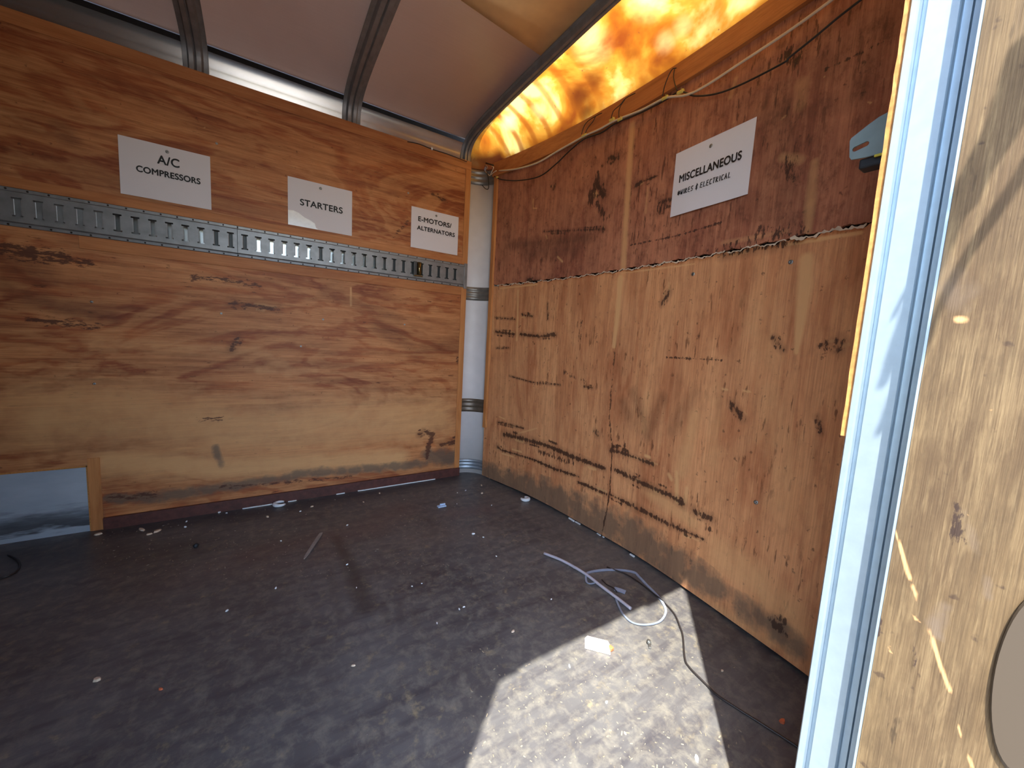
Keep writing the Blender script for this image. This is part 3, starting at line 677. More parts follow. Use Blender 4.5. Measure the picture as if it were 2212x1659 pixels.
# ------------------------------------------------------------------ ROOF: bows, ceiling, front cap
half = [(.030, 1.80), (.030, 1.885), (.026, 1.925), (.012, 1.958), (-.018, 1.986), (-.07, 2.006), (-.16, 2.020), (-.32, 2.030), (-.6, 2.036), (-1.01, 2.040)]
path = spline([(0, a, b) for a, b in half], 5)
full = path + [np.array([0, -2.02 - p[1], p[2]]) for p in path[-2::-1]]
def roof_z(y):
    return float(np.interp(y, [p[1] for p in full][::-1], [p[2] for p in full][::-1]))
def bow(xc, wd_, name_label):
    sec = [(-.5, .002), (-.5, .006), (-.30, .006), (-.24, .028), (-.05, .028), (0.0, .020), (.05, .028), (.24, .028), (.30, .006), (.5, .006), (.5, .002)]
    rings = []
    for i, p in enumerate(full):
        t = full[min(i + 1, len(full) - 1)] - full[max(i - 1, 0)]; t /= np.linalg.norm(t); nrm = np.array([0, t[2], -t[1]])
        nrm = -nrm if nrm[2] > 0 or (abs(nrm[2]) < .2 and nrm[1] * (p[1] + 1.01) > 0) else nrm
        rings.append([(xc + a * wd_, p[1] + nrm[1] * d, p[2] + nrm[2] * d) for a, d in sec])
    root = MB().sweep(rings, close=True).obj('roof_bow', M['steel'], None, (xc, 0, 1.886))
    bevel(root, .0015, 2)
    return tag(root, name_label, 'roof bow', 'steel roof bows')
bow(-.990, .085, 'grey steel roof bow nearest the left edge, above the compressors sign')
bow(-.390, .085, 'grey steel roof bow in the middle, between two ceiling panels')
bow(.236, .062, 'grey steel roof bow against the glowing amber front cap')

cpath = [(.0 - .002, 1.999)] + [(p[1], p[2]) for p in full if -2.0 < p[1] < -.02] + [(-2.018, 1.999)]
def ceil_sheet(name, xs_, dz, pts, mat):
    m = MB(); m.sweep([[(x, y, z + dz) for y, z in pts] for x in xs_]); o = m.obj(name, mat, smooth=True)
    s_ = o.modifiers.new('t', 'SOLIDIFY'); s_.thickness = .003; return o
o = ceil_sheet('ceiling', (XB, .25), .001, cpath, M['ceiling']); tag(o, 'mauve-brown roof lining sheet', kind='structure')
pa, pb = atz(1180, 130, 2.03), atz(960, 0, 2.035)
sl_p = (pb[0] - pa[0]) / (pb[1] - pa[1])
ypt = [pa[1] - .0 - k * (pa[1] + 1.9) / 20 for k in range(21)]
m = MB(); m.sweep([[(max(-.345, min(.2, pa[0] + sl_p * (y - pa[1]))), y, roof_z(y) - .0012) for y in ypt], [(.205, y, roof_z(y) - .0012) for y in ypt]])
o = m.obj('ceiling', M['ply_ceiling'], smooth=True); o.modifiers.new('t', 'SOLIDIFY').thickness = .0012
tag(o, 'tan wood patch on the ceiling between the two right-hand bows', kind='structure')

# translucent front cap, lofted from the last bow down to the head of the front wall
nu, nv = 150, 40
capV = []; stain_tone = np.zeros((nu * nv, 4), np.float32); stain_tone[:, 3] = 1
for i in range(nu):
    a = i / (nu - 1); y = .034 - a * 2.10
    yb = min(max(y, -2.02), -.10)
    if y > -.11:   # round the corner
        t = (y + .11) / .144 * math.pi / 2; bx, by = .262 + .150 * math.cos(t) , -.11 + .150 * math.sin(t)
    else: bx, by = float(fx(y)) + .022, y
    zt = roof_z(min(y, .029)) if y > -2.0 else roof_z(-2.0)
    T = np.array([.262, y, zt]); B = np.array([bx, by, 1.815])
    for j in range(nv):
        v = j / (nv - 1); s = math.sin(v * math.pi / 2); c = 1 - math.cos(v * math.pi / 2)
        p = np.array([B[0] + (T[0] - B[0]) * c, B[1] + (T[1] - B[1]) * v, B[2] + (T[2] - B[2]) * (s * .55 + v * .45)])
        capV.append(p)
        k = i * nv + j
        stain_tone[k, 0] = .92 * np.clip((p[1] + .16) / .04, 0, 1) * np.clip((1.955 - p[2]) / .035, 0, 1)  # darker red by position in the low corner
capF = [(i * nv + j, (i + 1) * nv + j, (i + 1) * nv + j + 1, i * nv + j + 1) for i in range(nu - 1) for j in range(nv - 1)]
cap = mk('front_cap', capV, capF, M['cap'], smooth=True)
def blotch(u, v, x, r, ch, k):
    c = atx(u, v, x); d = np.linalg.norm((np.array(capV) - c) * np.array([1, 1, 1.4]), axis=1); stain_tone[:, ch] = np.maximum(stain_tone[:, ch], k * np.clip(1.4 * (1 - d / r), 0, 1))
blotch(1258, 205, .44, .09, 0, .75); blotch(1285, 170, .42, .07, 0, .6); blotch(1262, 240, .46, .06, 0, .8)
blotch(1430, 110, .42, .07, 0, .4); blotch(1360, 120, .42, .05, 0, .3); blotch(1660, 5, .45, .1, 0, .4); blotch(1520, 40, .45, .08, 0, .35)
blotch(1280, 95, .32, .10, 1, .8); blotch(1100, 350, .42, .04, 1, .9); blotch(1100, 265, .33, .06, 1, .8); blotch(1385, 10, .30, .10, 1, .9)
blotch(1440, 90, .46, .05, 1, .7); blotch(1160, 240, .36, .06, 1, .6); blotch(1480, 55, .46, .05, 1, .6); blotch(1190, 225, .33, .05, 1, .5)
at = cap.data.color_attributes.new('stain_tone', 'FLOAT_COLOR', 'POINT'); at.data.foreach_set('color', stain_tone.ravel())
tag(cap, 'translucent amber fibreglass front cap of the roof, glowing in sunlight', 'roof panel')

# ------------------------------------------------------------------ FLOOR, OTHER WALLS, OUTSIDE
fo, S2 = grid('floor', np.concatenate([np.linspace(XB, -2.2, 10)[:-1], nz(-2.2, .54, .008)]), nz(-2.1, .045, .008), lambda u, v: np.stack([u, v, 0 * u], 1), M['floor'])
paint(fo, S2, [
    (0, G((725, 1160), (760, 1230), (790, 1310)), [.02, .03, .04], .5), (0, G((710, 1230), (735, 1330)), .02, .35), (0, G((830, 1300), (835, 1340)), .02, .4), (0, G((860, 1300), (868, 1340)), .02, .4),
    (0, G((895, 1320), (900, 1350)), .02, .4), (0, G((1010, 1250), (1090, 1350)), .02, .3),
    (0, G((200, 1155), (600, 1100), (990, 1030)), .07, .45), (0, G((920, 1120), (935, 1135)), .02, .5), (0, G((0, 1210), (400, 1190)), .12, .35),
    (1, G((1060, 1060), (1150, 1100), (1300, 1190)), [.06, .10, .12], .33), (1, G((900, 1160), (1040, 1150)), .10, .25), (1, G((1200, 1160), (1420, 1260)), .10, .22),
    (2, G((540, 1200), (800, 1140), (860, 1100)), .12, .35), (2, G((980, 1110), (1050, 1100)), .07, .35), (2, G((400, 1240), (700, 1200)), .12, .2),
    (1, G((1000, 1030), (1060, 1035)), .05, .3)])
tag(fo, 'dark scuffed floor with a patch of sunlight from the side door', kind='structure')
o = MB().box(XB - .02, .6, -2.1, .06, -.06, -.001).obj('floor', M['steel_dark']); tag(o, 'floor frame below the deck', kind='structure')

DX0, DX1, DH = -1.01, -.138, 1.85
m = MB(); m.box(XB, DX0, -2.05, -2.0, 0, 2.05); m.box(DX0, DX1, -2.05, -2.0, DH, 2.05); m.box(DX1 + .02, .50, -2.036, -1.990, 0, 2.05)
o = m.obj('wall_right', M['ply_side']); tag(o, 'right-hand wall around the side door', kind='structure')
o = MB().box(XB - .03, XB, -2.05, .04, 0, 2.1).obj('wall_back', M['ply_side']); tag(o, kind='structure')
o = MB().box(XB, .25, -2.06, .05, 2.075, 2.085).obj('ceiling', M['alu_dull']); tag(o, 'outer roof skin', kind='structure')
o = MB().box(-30, 30, -30, 30, -.92, -.9).obj('ground', M['ground']); tag(o, 'pale ground outside the side door', kind='structure')

# lining sheet whose raw edge shows beside the frame
zed = float(atx(1820, 940, DX1)[2])
m = MB(); ylin = -1.9826
ny = 60
rag = [random.uniform(-.0008, .0008) for _ in range(ny)]
Z = np.linspace(zed, 1.98, ny)
m.sweep([[(DX1 - .004, ylin, z), (DX1 - .004 + rag[i], ylin + .0050 + rag[i], z), (.43, ylin + .006, z), (.43, ylin, z)] for i, z in enumerate(Z)], close=True)
o = m.obj('wall_right', M['ply_edge']); tag(o, 'raw edge of the thin plywood lining beside the door frame', kind='structure')

XL = -.1746
# aluminium door frame: an extruded profile
def prof(pts, z0, z1, name, mat, parent=None):
    pts = [(-.768 + (x + .768) * 1.1, -2.157 + (y + 2.157) * 1.1) for x, y in pts] if pts[0][0] > -.5 else pts
    m = MB(); m.sweep([[(x, y, z) for x, y in pts] for z in (z0, z1)], close=True); return m.obj(name, mat, parent)
df = empty('door_1', (DX1, -2.01, 0), 'side door frame of bright aluminium channel', kind='structure')
jam = [(-.175, -1.999), (-.200, -1.999), (-.2025, -2.0005), (-.2025, -2.005), (-.2000, -2.0062), (-.1905, -2.0066), (-.1905, -2.0112), (-.1995, -2.0124), (-.1995, -2.0355), (-.1860, -2.0360), (-.1860, -2.0372), (-.1900, -2.0380), (-.1900, -2.0425), (-.1840, -2.0430), (-.1840, -2.0440), (-.1915, -2.0445), (-.1915, -2.0520), (-.175, -2.0520)]
prof(jam, -.02, 2.0, 'jamb', M['alu'], df)
prof([(DX0 - .02, -1.999), (DX0, -1.999), (DX0, -2.052), (DX0 - .02, -2.052)], -.02, 2.0, 'jamb', M['alu'], df)
MB().box(DX0, DX1, -2.052, -1.999, DH - .02, DH).obj('head', M['alu'], df)
MB().box(DX0, DX1, -2.056, -2.03, -.03, .0).obj('sill', M['alu'], df)
prof([(-.1925, -2.0525), (-.1960, -2.0525), (-.1960, -2.0545), (-.1925, -2.0545)], -.02, 2.0, 'rubber_seal', M['rubber'], df)
# open door leaf, hinged at the frame and swung outwards
dl = empty('door_2', (-.17, -2.05, 0), 'side door leaf swung open, lined with weathered plywood', kind='structure')
prof([(-.2285, -2.0560), (-.2300, -2.0560), (-.2300, -2.0578), (-.195, -2.0578), (-.195, -2.0560)], -.06, 1.9, 'edge_trim', M['alu'], dl)
hz_ = atx(2175, 1450, XL)
dus = np.concatenate([nz(-2.83, -2.25, .02), nz(-2.248, -2.0482, .0016)]); dvs = nz(-.05, 1.90, .005)
cy_, cz_ = float(atx(2235, 1450, XL)[1]), float(hz_[2])
ry = abs(cy_ - float(atx(2140, 1480, XL)[1])); rz = abs(float(atx(2212, 1250, XL)[2]) - cz_)
lf, S2 = grid('plywood_lining', dus, dvs, lambda u, v: np.stack([0 * u + XL, u, v], 1), M['ply_door'])
D = lambda *p: [tuple(atx(u, v, XL)[1:]) for u, v in p]
paint(lf, S2, [(0, D((2060, 1100), (2075, 1180)), .006, .25), (2, D((2090, 1130), (2105, 1180)), .008, .6), (2, D((2020, 1340), (2025, 1370)), .006, .6), (2, D((2130, 1250), (2135, 1290)), .006, .6),
     (1, D((1930, 1140), (1943, 1172)), .0012, .8), (1, D((1945, 1180), (1960, 1235), (1966, 1250)), .0022, 1.), (1, D((1970, 1262), (1980, 1290)), .0018, .9), (1, D((2003, 1355), (2012, 1372)), .0012, .8), (1, D((2014, 1380), (2032, 1440), (2052, 1492)), .0022, .9), (1, D((2070, 1570), (2075, 1585)), .0014, .8), (1, D((2090, 1630), (2100, 1655)), .0018, .8),
     (0, D((1975, 1400), (1973, 1440)), .003, .9), (0, D((1897, 1330), (1895, 1370)), .003, .9), (1, D((2048, 697), (2080, 688), (2112, 682)), [.0015, .0026, .0016], 1.0), (2, D((2080, 1110), (2110, 1190)), .010, .5), (2, D((2040, 1310), (2020, 1350)), .008, .5), (2, D((1990, 560), (2060, 640)), .02, .3)])
lf.parent = dl; lf.location = -dl.location
MB().box(XL + .0005, XL + .029, -2.83, -2.0482, -.06, 1.9).obj('panel', M['alu_dull'], dl)
# oval cover plate on the leaf
yv = cy_; m = MB(); n = 40
ring = lambda k, x: [(x, min(yv + ry * k * math.cos(t), 9), cz_ + rz * k * math.sin(t)) for t in [2 * math.pi * i / n for i in range(n)]]
m.sweep([ring(1, XL - .0003), ring(1, XL - .0025), ring(.95, XL - .004)], close=True)
o = m.obj('cover_plate', M['skin_tan'], dl, smooth=False); o['label'] = 'rounded taupe cover plate'

# ------------------------------------------------------------------ BRACKET at the right, in front of the far wall
bx_ = .10
br = empty('steel_bracket', tuple(atx(1880, 300, bx_)), 'grey-green steel bracket plate with a slot, poking out behind the door frame', 'bracket')
Y = lambda u, v: atx(u, v, bx_)[1:]
outl = [Y(*p) for p in ((1960, 214), (1926, 240), (1900, 254), (1878, 270), (1840, 300), (1837, 306), (1836, 341), (1840, 346), (1870, 341), (1912, 330), (1960, 318))]
slot = []
sa, sb = Y(1849, 323), Y(1872, 312)
for k in range(8):
    t = math.pi / 2 + k / 7 * math.pi; slot.append(sa + .0042 * np.array([-math.cos(t), math.sin(t)]))
for k in range(8):
    t = -math.pi / 2 + k / 7 * math.pi; slot.append(sb + .0042 * np.array([-math.cos(t), math.sin(t)]))
import bmesh
bm = bmesh.new(); es = []
for lp_ in (outl, slot):
    vv = [bm.verts.new((bx_, p[0], p[1])) for p in lp_]
    es += [bm.edges.new((vv[i], vv[(i + 1) % len(vv)])) for i in range(len(vv))]
bmesh.ops.triangle_fill(bm, use_beauty=True, edges=es)
bm.verts.index_update()
o = mk('plate', [v.co for v in bm.verts], [[v.index for v in f.verts] for f in bm.faces], M['bracket'], br); bm.free()
so = o.modifiers.new('t', 'SOLIDIFY'); so.thickness = .003
p0, p1 = Y(1855, 344), Y(1905, 350)
bevel(MB().box(bx_ + .002, bx_ + .03, min(p1[0], Y(1900, 345)[0]) , p0[0], Y(1880, 358)[1], Y(1880, 336)[1]).obj('rubber_stop', M['rubber'], br), .003)
p2 = Y(1890, 338); MB().box(bx_ - .004, bx_ - .001, p2[0] - .03, p2[0], p2[1] - .002, p2[1] + .0015).obj('yellow_strip', M['yellow'], br)
bevel(MB().box(bx_ - .002, bx_ + .03, -1.995, Y(1925, 290)[0] - .02, Y(1925, 330)[1], Y(1925, 250)[1]).obj('foot', M['bracket'], br), .001)

# ------------------------------------------------------------------ WIRING
def wire(name, P, r, mat, label, cat='cable', group=None, n=7, sub=6):
    P = spline(P, sub); o = MB().tube(P, r, n).obj(name, M[mat], None, tuple(P[0]), smooth=True); return tag(o, label, cat, group)
fw = lambda pts, off: [atf(u, v, off) for u, v in pts]
wire('cable', fw([(1078, 369), (1115, 365), (1160, 352), (1205, 326), (1262, 294), (1295, 279), (1330, 260), (1385, 238), (1437, 212), (1480, 206), (1520, 188), (1600, 136), (1700, 70), (1790, 5), (1850, -45)], .022), .0042, 'cable_w',
     'cream cable running along the batten above the front wall')
wire('wire', fw([(1068, 381), (1085, 388), (1120, 390), (1165, 381), (1200, 355), (1230, 326), (1262, 300), (1300, 286), (1330, 266), (1385, 243), (1437, 216), (1462, 200), (1478, 199), (1500, 207), (1545, 203), (1600, 183), (1690, 137), (1705, 124), (1760, 80), (1810, 38), (1865, -5), (1910, -45)], .020), .0030, 'cable_k',
     'thin black wire sagging below the cream cable on the front wall', 'wire')
for pts, lab in (([(1256, 290), (1262, 272), (1272, 260), (1290, 249), (1300, 244)], 'short black wire loop above the tie nearest the corner'),
                 ([(1264, 288), (1270, 276), (1281, 262), (1287, 250)], 'second short black wire loop beside the tie nearest the corner'),
                 ([(1320, 256), (1325, 240), (1340, 226), (1352, 212), (1372, 201)], 'long black wire loop above the second tie'),
                 ([(1337, 254), (1337, 240), (1341, 228), (1350, 215)], 'inner black wire loop above the second tie'),
                 ([(1431, 207), (1436, 185), (1445, 162), (1453, 149), (1461, 147)], 'black wire loop rising to the batten top left of the last tie'),
                 ([(1457, 149), (1455, 165), (1458, 182), (1463, 196)], 'black wire dropping to the last tie')):
    wire('wire', fw(pts, .024), .0018, 'cable_k', lab, 'wire', 'short black wire loops along the batten', 6)
for (u, v), lab in zip([(1262, 293), (1322, 259), (1340, 258), (1437, 212), (1470, 199)],
        ['yellow tape tie on the cables nearest the corner', 'yellow tape tie, left one of the close pair', 'yellow tape tie, right one of the close pair', 'yellow tape tie below the tallest wire loop', 'yellow tape tie where the black wire leaves the cream cable']):
    p = atf(u, v, .021); q1, q2 = atf(u - 9, v + 5, .021), atf(u + 9, v - 5, .021); d = (q2 - q1) / np.linalg.norm(q2 - q1)
    m = MB(); m.tube([p - d * .012, p - d * .010, p, p + d * .011, p + d * .013], [.0062, .0072, .0064, .0072, .006], 9)
    m.tube([p + d * .004, p + d * .006 + np.array([-.006, 0, .006]), p + d * .010 + np.array([-.010, 0, .004])], .0016, 5)
    tag(m.obj('cable_tie', M['tie'], None, tuple(p), smooth=True), lab, 'cable tie', 'yellow ties on the front wall cables')
# corner tangle
cx3 = lambda pts, x=.345: [atx(u, v, x) for u, v in pts]
wire('wire', cx3([(885, 309), (905, 313)], .1)[:0] or [aty(u, v, -.006) for u, v in ((880, 306), (905, 311), (933, 322), (970, 334), (1008, 349))] + cx3([(1018, 351), (1026, 347), (1034, 355), (1036, 380), (1040, 396), (1048, 407), (1055, 407), (1055, 388), (1052, 372)]), .0022, 'cable_k',
     'black wire along the top of the left plywood, looping down over the corner panel', 'wire')
wire('wire', cx3([(1030, 353), (1045, 352), (1056, 354), (1066, 357)], .352), .004, 'cable_k', 'thick black lead across the red-brown corner', 'wire')
wire('wire', cx3([(1045, 360), (1050, 357), (1053, 362), (1047, 367), (1052, 374), (1058, 379), (1062, 372), (1066, 362), (1062, 359)], .350), .0024, 'cable_w', 'cream wire curled in the corner below the amber cap', 'wire')
wire('wire', cx3([(1061, 377), (1066, 373), (1072, 369)], .352), .0026, 'cable_w', 'short cream wire end at the corner beside the curl', 'wire')
c = atx(1048, 366, .352)
m = MB(); m.tube([c + np.array([0, -.008, .012]), c + np.array([0, 0, .0]), c + np.array([0, -.003, -.012])], [.006, .008, .005], 8)
tag(m.obj('wire_connector', M['cable_g'], None, tuple(c), smooth=True), 'pale grey wire connector in the tangle at the corner', 'connector')
c = atx(1035, 361, .345); tag(MB().tube([c, c + np.array([0, 0, -.014])], .004, 8).obj('wire_connector', M['cable_w'], None, tuple(c)), 'small cream wire cap left of the tangle at the corner', 'connector')
c = aty(933, 321, -.006); m = MB(); m.tube([c + np.array([-.004, 0, 0]), c + np.array([.004, 0, -.001])], .0065, 10)
tag(m.obj('cable_clip', M['clip'], None, tuple(c)), 'small white cable clip on the top edge of the left plywood', 'clip')
c = atx(1072, 383, .37); tag(MB().tube([c, c + np.array([0, -.016, -.006])], .005, 8).obj('wire_connector', M['tie'], None, tuple(c)), 'yellowish wire end poking from the upright strip at the corner', 'connector')

# ------------------------------------------------------------------ SCREWS in the plywood
def screw(p, nrm, r, label, grp):
    p = np.array(p); nrm = np.array(nrm, float); nrm /= np.linalg.norm(nrm); a = np.cross(nrm, (0, 0, 1)); b = np.cross(nrm, a)
    m = MB(); m.sweep([[p + nrm * d + (a * math.cos(t) + b * math.sin(t)) * q for t in [2 * math.pi * k / 14 for k in range(14)]] for q, d in ((r, 0), (r, .0009), (r * .7, .0018), (r * .25, .0018), (r * .15, .0008))], close=True)
    tag(m.obj('screw_head', M['screw'], None, tuple(p), smooth=True), label, 'screw', grp)
for (u, v), lab in zip([(198, 652), (478, 677), (698, 690), (874, 701), (468, 310), (650, 748), (204, 829), (882, 417)],
        ['zinc screw head low left under the dirty end of the rail', 'zinc screw head in the plywood between the first two signs, below the rail', 'bright screw head below the STARTERS sign and rail', 'screw head below the E-MOTORS sign and rail',
         'screw head right of the A/C COMPRESSORS sign', 'pale screw head low in the middle of the left plywood', 'screw head at lower left of the left plywood', 'screw head left of the E-MOTORS sign']):
    screw(aty(u, v, -.0002), (0, -1, 0), .0048, lab, 'screws in the left plywood')
for (u, v), lab in zip([(1708, 566), (1497, 592), (1633, 1085)], ['dull screw head below the split in the front wall, near the door', 'dull screw head below the split, under the MISCELLANEOUS sign', 'grey screw head low in the front wall']):
    p = atf(u, v, .0012); screw(p, (-1, 0, 0), .0065, lab, 'screws in the front wall')

# ------------------------------------------------------------------ THINGS ON THE FLOOR
gz = lambda pts, z: [atz(u, v, z) for u, v in pts]
wire('tube', gz([(1175, 1195), (1215, 1211), (1262, 1238), (1300, 1267), (1335, 1293), (1363, 1315)], .0075), .0052, 'cable_g', 'pale grey plastic tube lying on the floor, ending at the sunlight', 'tube', None, 10)
wire('wire', gz([(1311, 1225), (1349, 1239), (1375, 1254), (1405, 1277), (1430, 1297), (1456, 1325), (1468, 1352), (1475, 1374), (1479, 1420), (1488, 1440), (1522, 1475), (1551, 1503), (1595, 1532), (1641, 1561), (1713, 1607), (1760, 1640)], .0040), .0026, 'cable_k',
     'long thin black wire snaking across the floor towards the door', 'wire')
def ribbon(name, P, w, mat, label, cat):
    P = spline(P, 6); rg = []
    for i, p in enumerate(P):
        t = P[min(i + 1, len(P) - 1)] - P[max(i - 1, 0)]; t[2] = 0; t /= np.linalg.norm(t); s = np.array([-t[1], t[0], 0])
        rg.append([p - s * w / 2, p - s * w / 2 + [0, 0, .003], p + s * w / 2 + [0, 0, .005], p + s * w / 2 + [0, 0, .002]])
    return tag(MB().sweep(rg, close=True).obj(name, M[mat], None, tuple(P[0])), label, cat)
ribbon('strap', gz([(1289, 1259), (1275, 1262), (1267, 1258), (1266, 1244), (1275, 1237), (1314, 1232), (1365, 1236), (1381, 1248), (1397, 1265), (1416, 1284), (1431, 1303), (1438, 1324), (1425, 1344), (1395, 1351), (1366, 1346), (1345, 1327), (1332, 1300), (1330, 1289)], .001), .007, 'strap',
       'loop of pale blue-grey plastic strap, half in the sunlight', 'strap')
ribbon('strap', gz([(1327, 1273), (1338, 1276), (1351, 1281)], .001), .016, 'strap', 'short torn end of strap inside the loop', 'strap')
wire('wire', gz([(1300, 1252), (1310, 1262), (1325, 1270), (1333, 1279)], .005), .002, 'cable_k', 'short black wire piece inside the strap loop', 'wire')
wire('wire', gz([(18, 1199), (38, 1210), (42, 1225), (30, 1238), (8, 1247), (-20, 1250)], .004), .003, 'cable_k', 'black wire hook on the floor at the left edge', 'wire')
# wooden sliver
a, b = atz(694, 1152, .003), atz(657, 1208, .003)
d = (b - a); s = np.array([-d[1], d[0], 0]); s /= np.linalg.norm(s)
m = MB(); m.sweep([[a + d * t - s * w_, a + d * t + s * w_, a + d * t + s * w_ + [0, 0, .004], a + d * t - s * w_ + [0, 0, .003]] for t, w_ in ((0, .006), (.2, .0075), (.8, .006), (.93, .004), (1, .0015))], close=True)
tag(m.obj('wood_sliver', M['sliver'], None, tuple(a)), 'long grey wooden sliver lying on the dark floor', 'sliver')
# broken white rings
def cring(u, v, R, r, gap, rot, label):
    c = atz(u, v, r); P = [c + np.array([R * math.cos(t), R * math.sin(t), 0]) for t in np.linspace(rot, rot + 2 * math.pi - gap, 20)]
    m = MB(); m.tube(P, [r * (.6 + .5 * math.sin(k / 19 * math.pi)) for k in range(20)], 8)
    tag(m.obj('plastic_clip', M['clip'], None, tuple(c), smooth=True), label, 'clip', 'broken white plastic rings on the floor')
cring(605, 1088, .024, .008, 1.4, .8, 'broken white plastic ring by the foot of the left wall')
cring(1134, 1077, .020, .009, 1.5, 2.6, 'broken white plastic ring by the foot of the front wall')
c = atz(954, 1092, .006); m = MB(); m.box(c[0] - .022, c[0] + .022, c[1] - .012, c[1] + .010, 0.0005, .007); m.box(c[0] - .006, c[0] + .022, c[1] + .002, c[1] + .012, .0005, .013)
tag(bevel(m.obj('plastic_block', M['clip_b'], None, tuple(c)), .002), 'small pale blue plastic block on the dark floor', 'plastic piece')
# white plug shell with an orange end, in the sun
a, b, c_, d_ = atz(1262, 1378), atz(1318, 1392), atz(1320, 1417), atz(1262, 1402)
pl = empty('broken_plug', tuple((a + b + c_ + d_) / 4), 'white broken plug shell with an orange end, in the sunlight', 'plug')
Ub = lambda p, z: np.array([p[0], p[1], z])
m = MB(); notch = a * .48 + d_ * .52
m.add([Ub(p, .0005) for p in (a, b, c_, d_)] + [Ub(p, .014) for p in (a * .9 + c_ * .1, b * .9 + d_ * .1, c_ * .9 + a * .1, d_ * .9 + b * .1)], [(3, 2, 1, 0), (4, 5, 6, 7), (0, 1, 5, 4), (1, 2, 6, 5), (2, 3, 7, 6), (3, 0, 4, 7)])
bevel(m.obj('shell', M['wrap'], pl), .003)
e_ = (b + c_) / 2; m = MB(); m.obox(Ub(e_, .006), (1, 0, 0), (0, 1, 0), (0, 0, 1), .006, .007, .005); bevel(m.obj('orange_end', M['wrapred'], pl), .002)
# bolt
c = atz(1402, 1393, .0); bo = empty('bolt', tuple(c), 'small grey bolt lying in the sunlight', 'bolt')
MB().tube([c + [0, 0, .007], c + [.003, .004, .007], c + [.004, .005, .007]], .007, 6).obj('head', M['screw'], bo)
MB().tube([c + [-.012, -.012, .005], c + [0, 0, .006]], .0035, 8).obj('shank', M['screw'], bo)
c = atz(418, 1183); tag(MB().tube([c + [0, 0, .004], c + [.008, .004, .006], c + [.014, .002, .004]], [.007, .010, .006], 8).obj('rubber_lump', M['rubber'], None, tuple(c), smooth=True), 'small black rubber lump on the floor at the left', 'lump')
# larger wood chips and flakes, each its own thing
chips = [(306, 1145, 18, 'chip'), (340, 1148, 16, 'chip'), (322, 1155, 10, 'chip'), (212, 1155, 12, 'chip'), (403, 1127, 5, 'clip'), (400, 1139, 6, 'clip'), (474, 1107, 6, 'clip'), (489, 1109, 5, 'clip'),
         (374, 1121, 6, 'clip'), (578, 1117, 8, 'chip'), (674, 1095, 8, 'chip'), (649, 1105, 5, 'clip'), (785, 1085, 5, 'chip'), (820, 1066, 6, 'chip'), (750, 1135, 6, 'clip'), (750, 1220, 6, 'clip'), (607, 1169, 5, 'clip'),
         (596, 1271, 7, 'clip'), (770, 1270, 5, 'clip'), (1022, 1154, 9, 'clip'), (1044, 1161, 5, 'clip'), (1006, 1060, 7, 'cable_g'), (1040, 1049, 8, 'chip'), (1041, 1066, 8, 'chip'), (987, 1089, 4, 'clip'), (988, 1065, 4, 'clip'),
         (1062, 1092, 5, 'clip'), (992, 1317, 8, 'clip'), (1002, 1312, 7, 'clip'), (890, 1267, 5, 'clip'), (911, 1261, 4, 'clip'), (944, 1347, 6, 'clip'), (1108, 1365, 10, 'chip'), (1240, 1227, 8, 'chip'), (1072, 1202, 5, 'clip'), (1191, 1295, 5, 'clip'),
         (209, 1470, 12, 'chip'), (763, 1439, 9, 'chip'), (347, 1490, 8, 'wrapred'), (490, 1320, 7, 'clip'), (1350, 1585, 8, 'chip'), (1230, 1440, 9, 'clip'), (1310, 1518, 8, 'clip'), (1560, 1450, 7, 'chip'), (1690, 1560, 14, 'wrapred'), (1505, 1640, 14, 'clip')]
where = ['near the foot of the left wall', 'in the middle of the dark floor', 'near the front wall', 'in or beside the sunlight patch']
KN = {'chip': 'small pale wood chip', 'clip': 'small white flake', 'wrapred': 'small orange wood chip', 'cable_g': 'small grey flake'}
ORD = ['leftmost', 'second from the left', 'third from the left', 'fourth from the left', 'fifth from the left', 'sixth from the left', 'seventh from the left', 'eighth from the left', 'ninth from the left', 'tenth from the left', 'eleventh from the left', 'twelfth from the left', 'thirteenth from the left']
def zone_of(u, v):
    c = atz(u, v); return 3 if (u > 1080 and v > 1380) else 0 if v < 1240 and u < 900 and c[1] > -.25 else 2 if u > 980 and v < 1300 else 1
fam = {}
for q_ in sorted(chips): fam.setdefault((q_[3], zone_of(q_[0], q_[1])), []).append(q_)
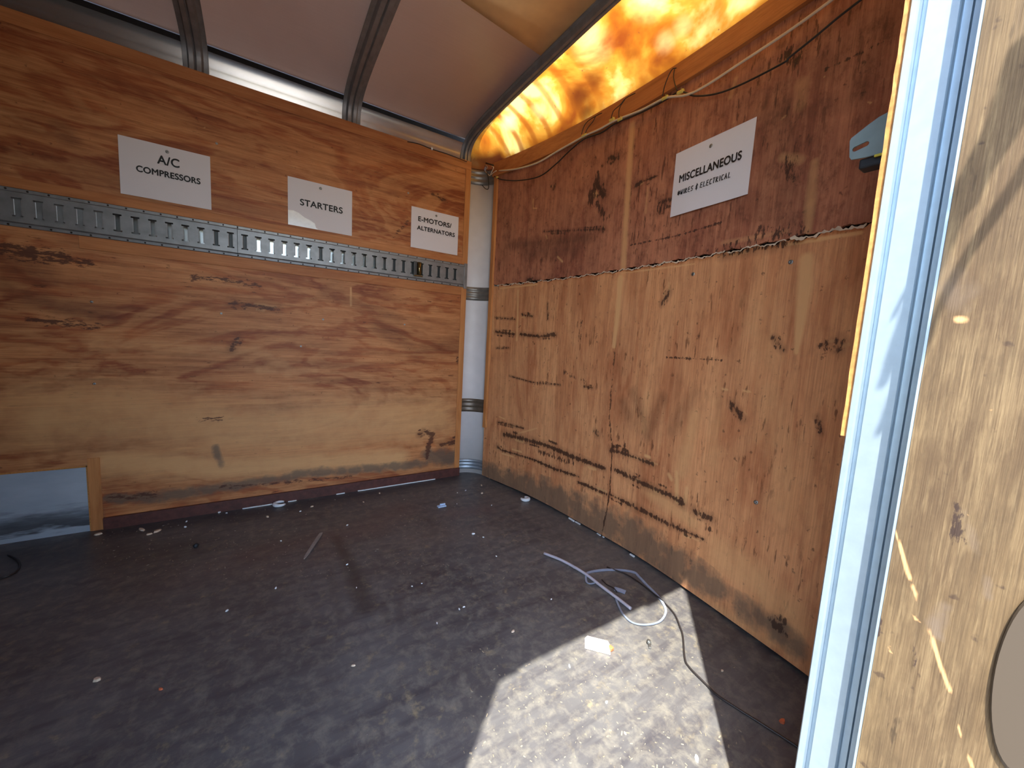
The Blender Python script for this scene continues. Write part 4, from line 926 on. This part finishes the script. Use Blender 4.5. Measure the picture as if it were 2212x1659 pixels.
for i, (u, v, sz, mt) in enumerate(chips):
    c = atz(u, v); dd = np.linalg.norm(c - C0); r = sz / F * dd * .42; ang = random.uniform(0, 6.28); n = 6
    V = []; el = random.uniform(.35, .8); hgt = min(.006, r * .7)
    for z in (0.0004, hgt):
        for k in range(n):
            q = r * random.uniform(.7, 1.05) * (1 if z < .002 else .8); t = 2 * math.pi * k / n
            x, y = q * math.cos(t), q * el * math.sin(t); V.append((c[0] + x * math.cos(ang) - y * math.sin(ang), c[1] + x * math.sin(ang) + y * math.cos(ang), z))
    o = mk('wood_chip' if mt in ('chip', 'wrapred') else 'paint_flake', V, [tuple(range(n - 1, -1, -1)), tuple(range(n, 2 * n))] + [(k, (k + 1) % n, (k + 1) % n + n, k + n) for k in range(n)], M[mt], None, tuple(c))
    zone = zone_of(u, v); f_ = fam[(mt, zone)]; kind_ = KN[mt]
    lab = kind_ + ' ' + where[zone] + (', ' + ORD[f_.index((u, v, sz, mt))] if len(f_) > 1 else '')
    tag(o, lab, 'debris', kind_ + 's ' + where[zone])
# fine dust and crumbs: nobody could count it
m = MB()
for _ in range(1100):
    if _ < 300: u, v = random.uniform(1000, 1600), random.uniform(1400, 1680)
    elif _ < 1100: u, v = random.uniform(200, 1100), random.uniform(1040, 1250)
    else: u, v = random.uniform(0, 1700), random.uniform(1100, 1659)
    c = atz(u, v)
    if c[1] > -.02 or c[0] > float(fx(c[1])) - .01 or c[1] < -1.99: continue
    r = random.uniform(.0006, .0016) * (1.5 if random.random() < .1 else 1); a = random.uniform(0, 3.1)
    m.obox((c[0], c[1], r * .3), (math.cos(a), math.sin(a), 0), (-math.sin(a), math.cos(a), 0), (0, 0, 1), r * random.uniform(1, 2.2), r * .6, r * .3)
tag(m.obj('dust_crumbs', M['crumb']), 'fine pale dust and crumbs scattered over the floor', 'debris', kind='stuff')

# ------------------------------------------------------------------ added unseen twig shape that casts the streaky shadow on the leaf
def up(u, v, t): 
    p = atx(u, v, XL); return p + np.array(sd) * t
tw = MB()
for pts, r0, r1 in (([(2260, 40), (2200, 190), (2150, 300), (2060, 480), (1985, 680)], .016, .004), ([(2230, 60), (2165, 220), (2090, 360), (2010, 520)], .004, .002), ([(2280, 130), (2210, 250), (2130, 380)], .007, .003), ([(2290, 240), (2190, 400), (2110, 520), (2040, 640), (1975, 800)], .006, .003),
                    ([(2200, 190), (2130, 290), (2075, 420)], .004, .002), ([(2240, 130), (2180, 260), (2100, 440)], .006, .004)):
    P = spline([up(u, v, .42 + .05 * math.sin(i * 2.1)) for i, (u, v) in enumerate(pts)], 6)
    tw.tube(P, list(np.linspace(r0, r1, len(P))), 7)
tag(tw.obj('added_shadow_twigs', M['sliver'], None, tuple(up(2200, 190, .42)), smooth=True), 'unseen twig shape added above the open door to cast the streaky shadow on its plywood', 'shadow caster')
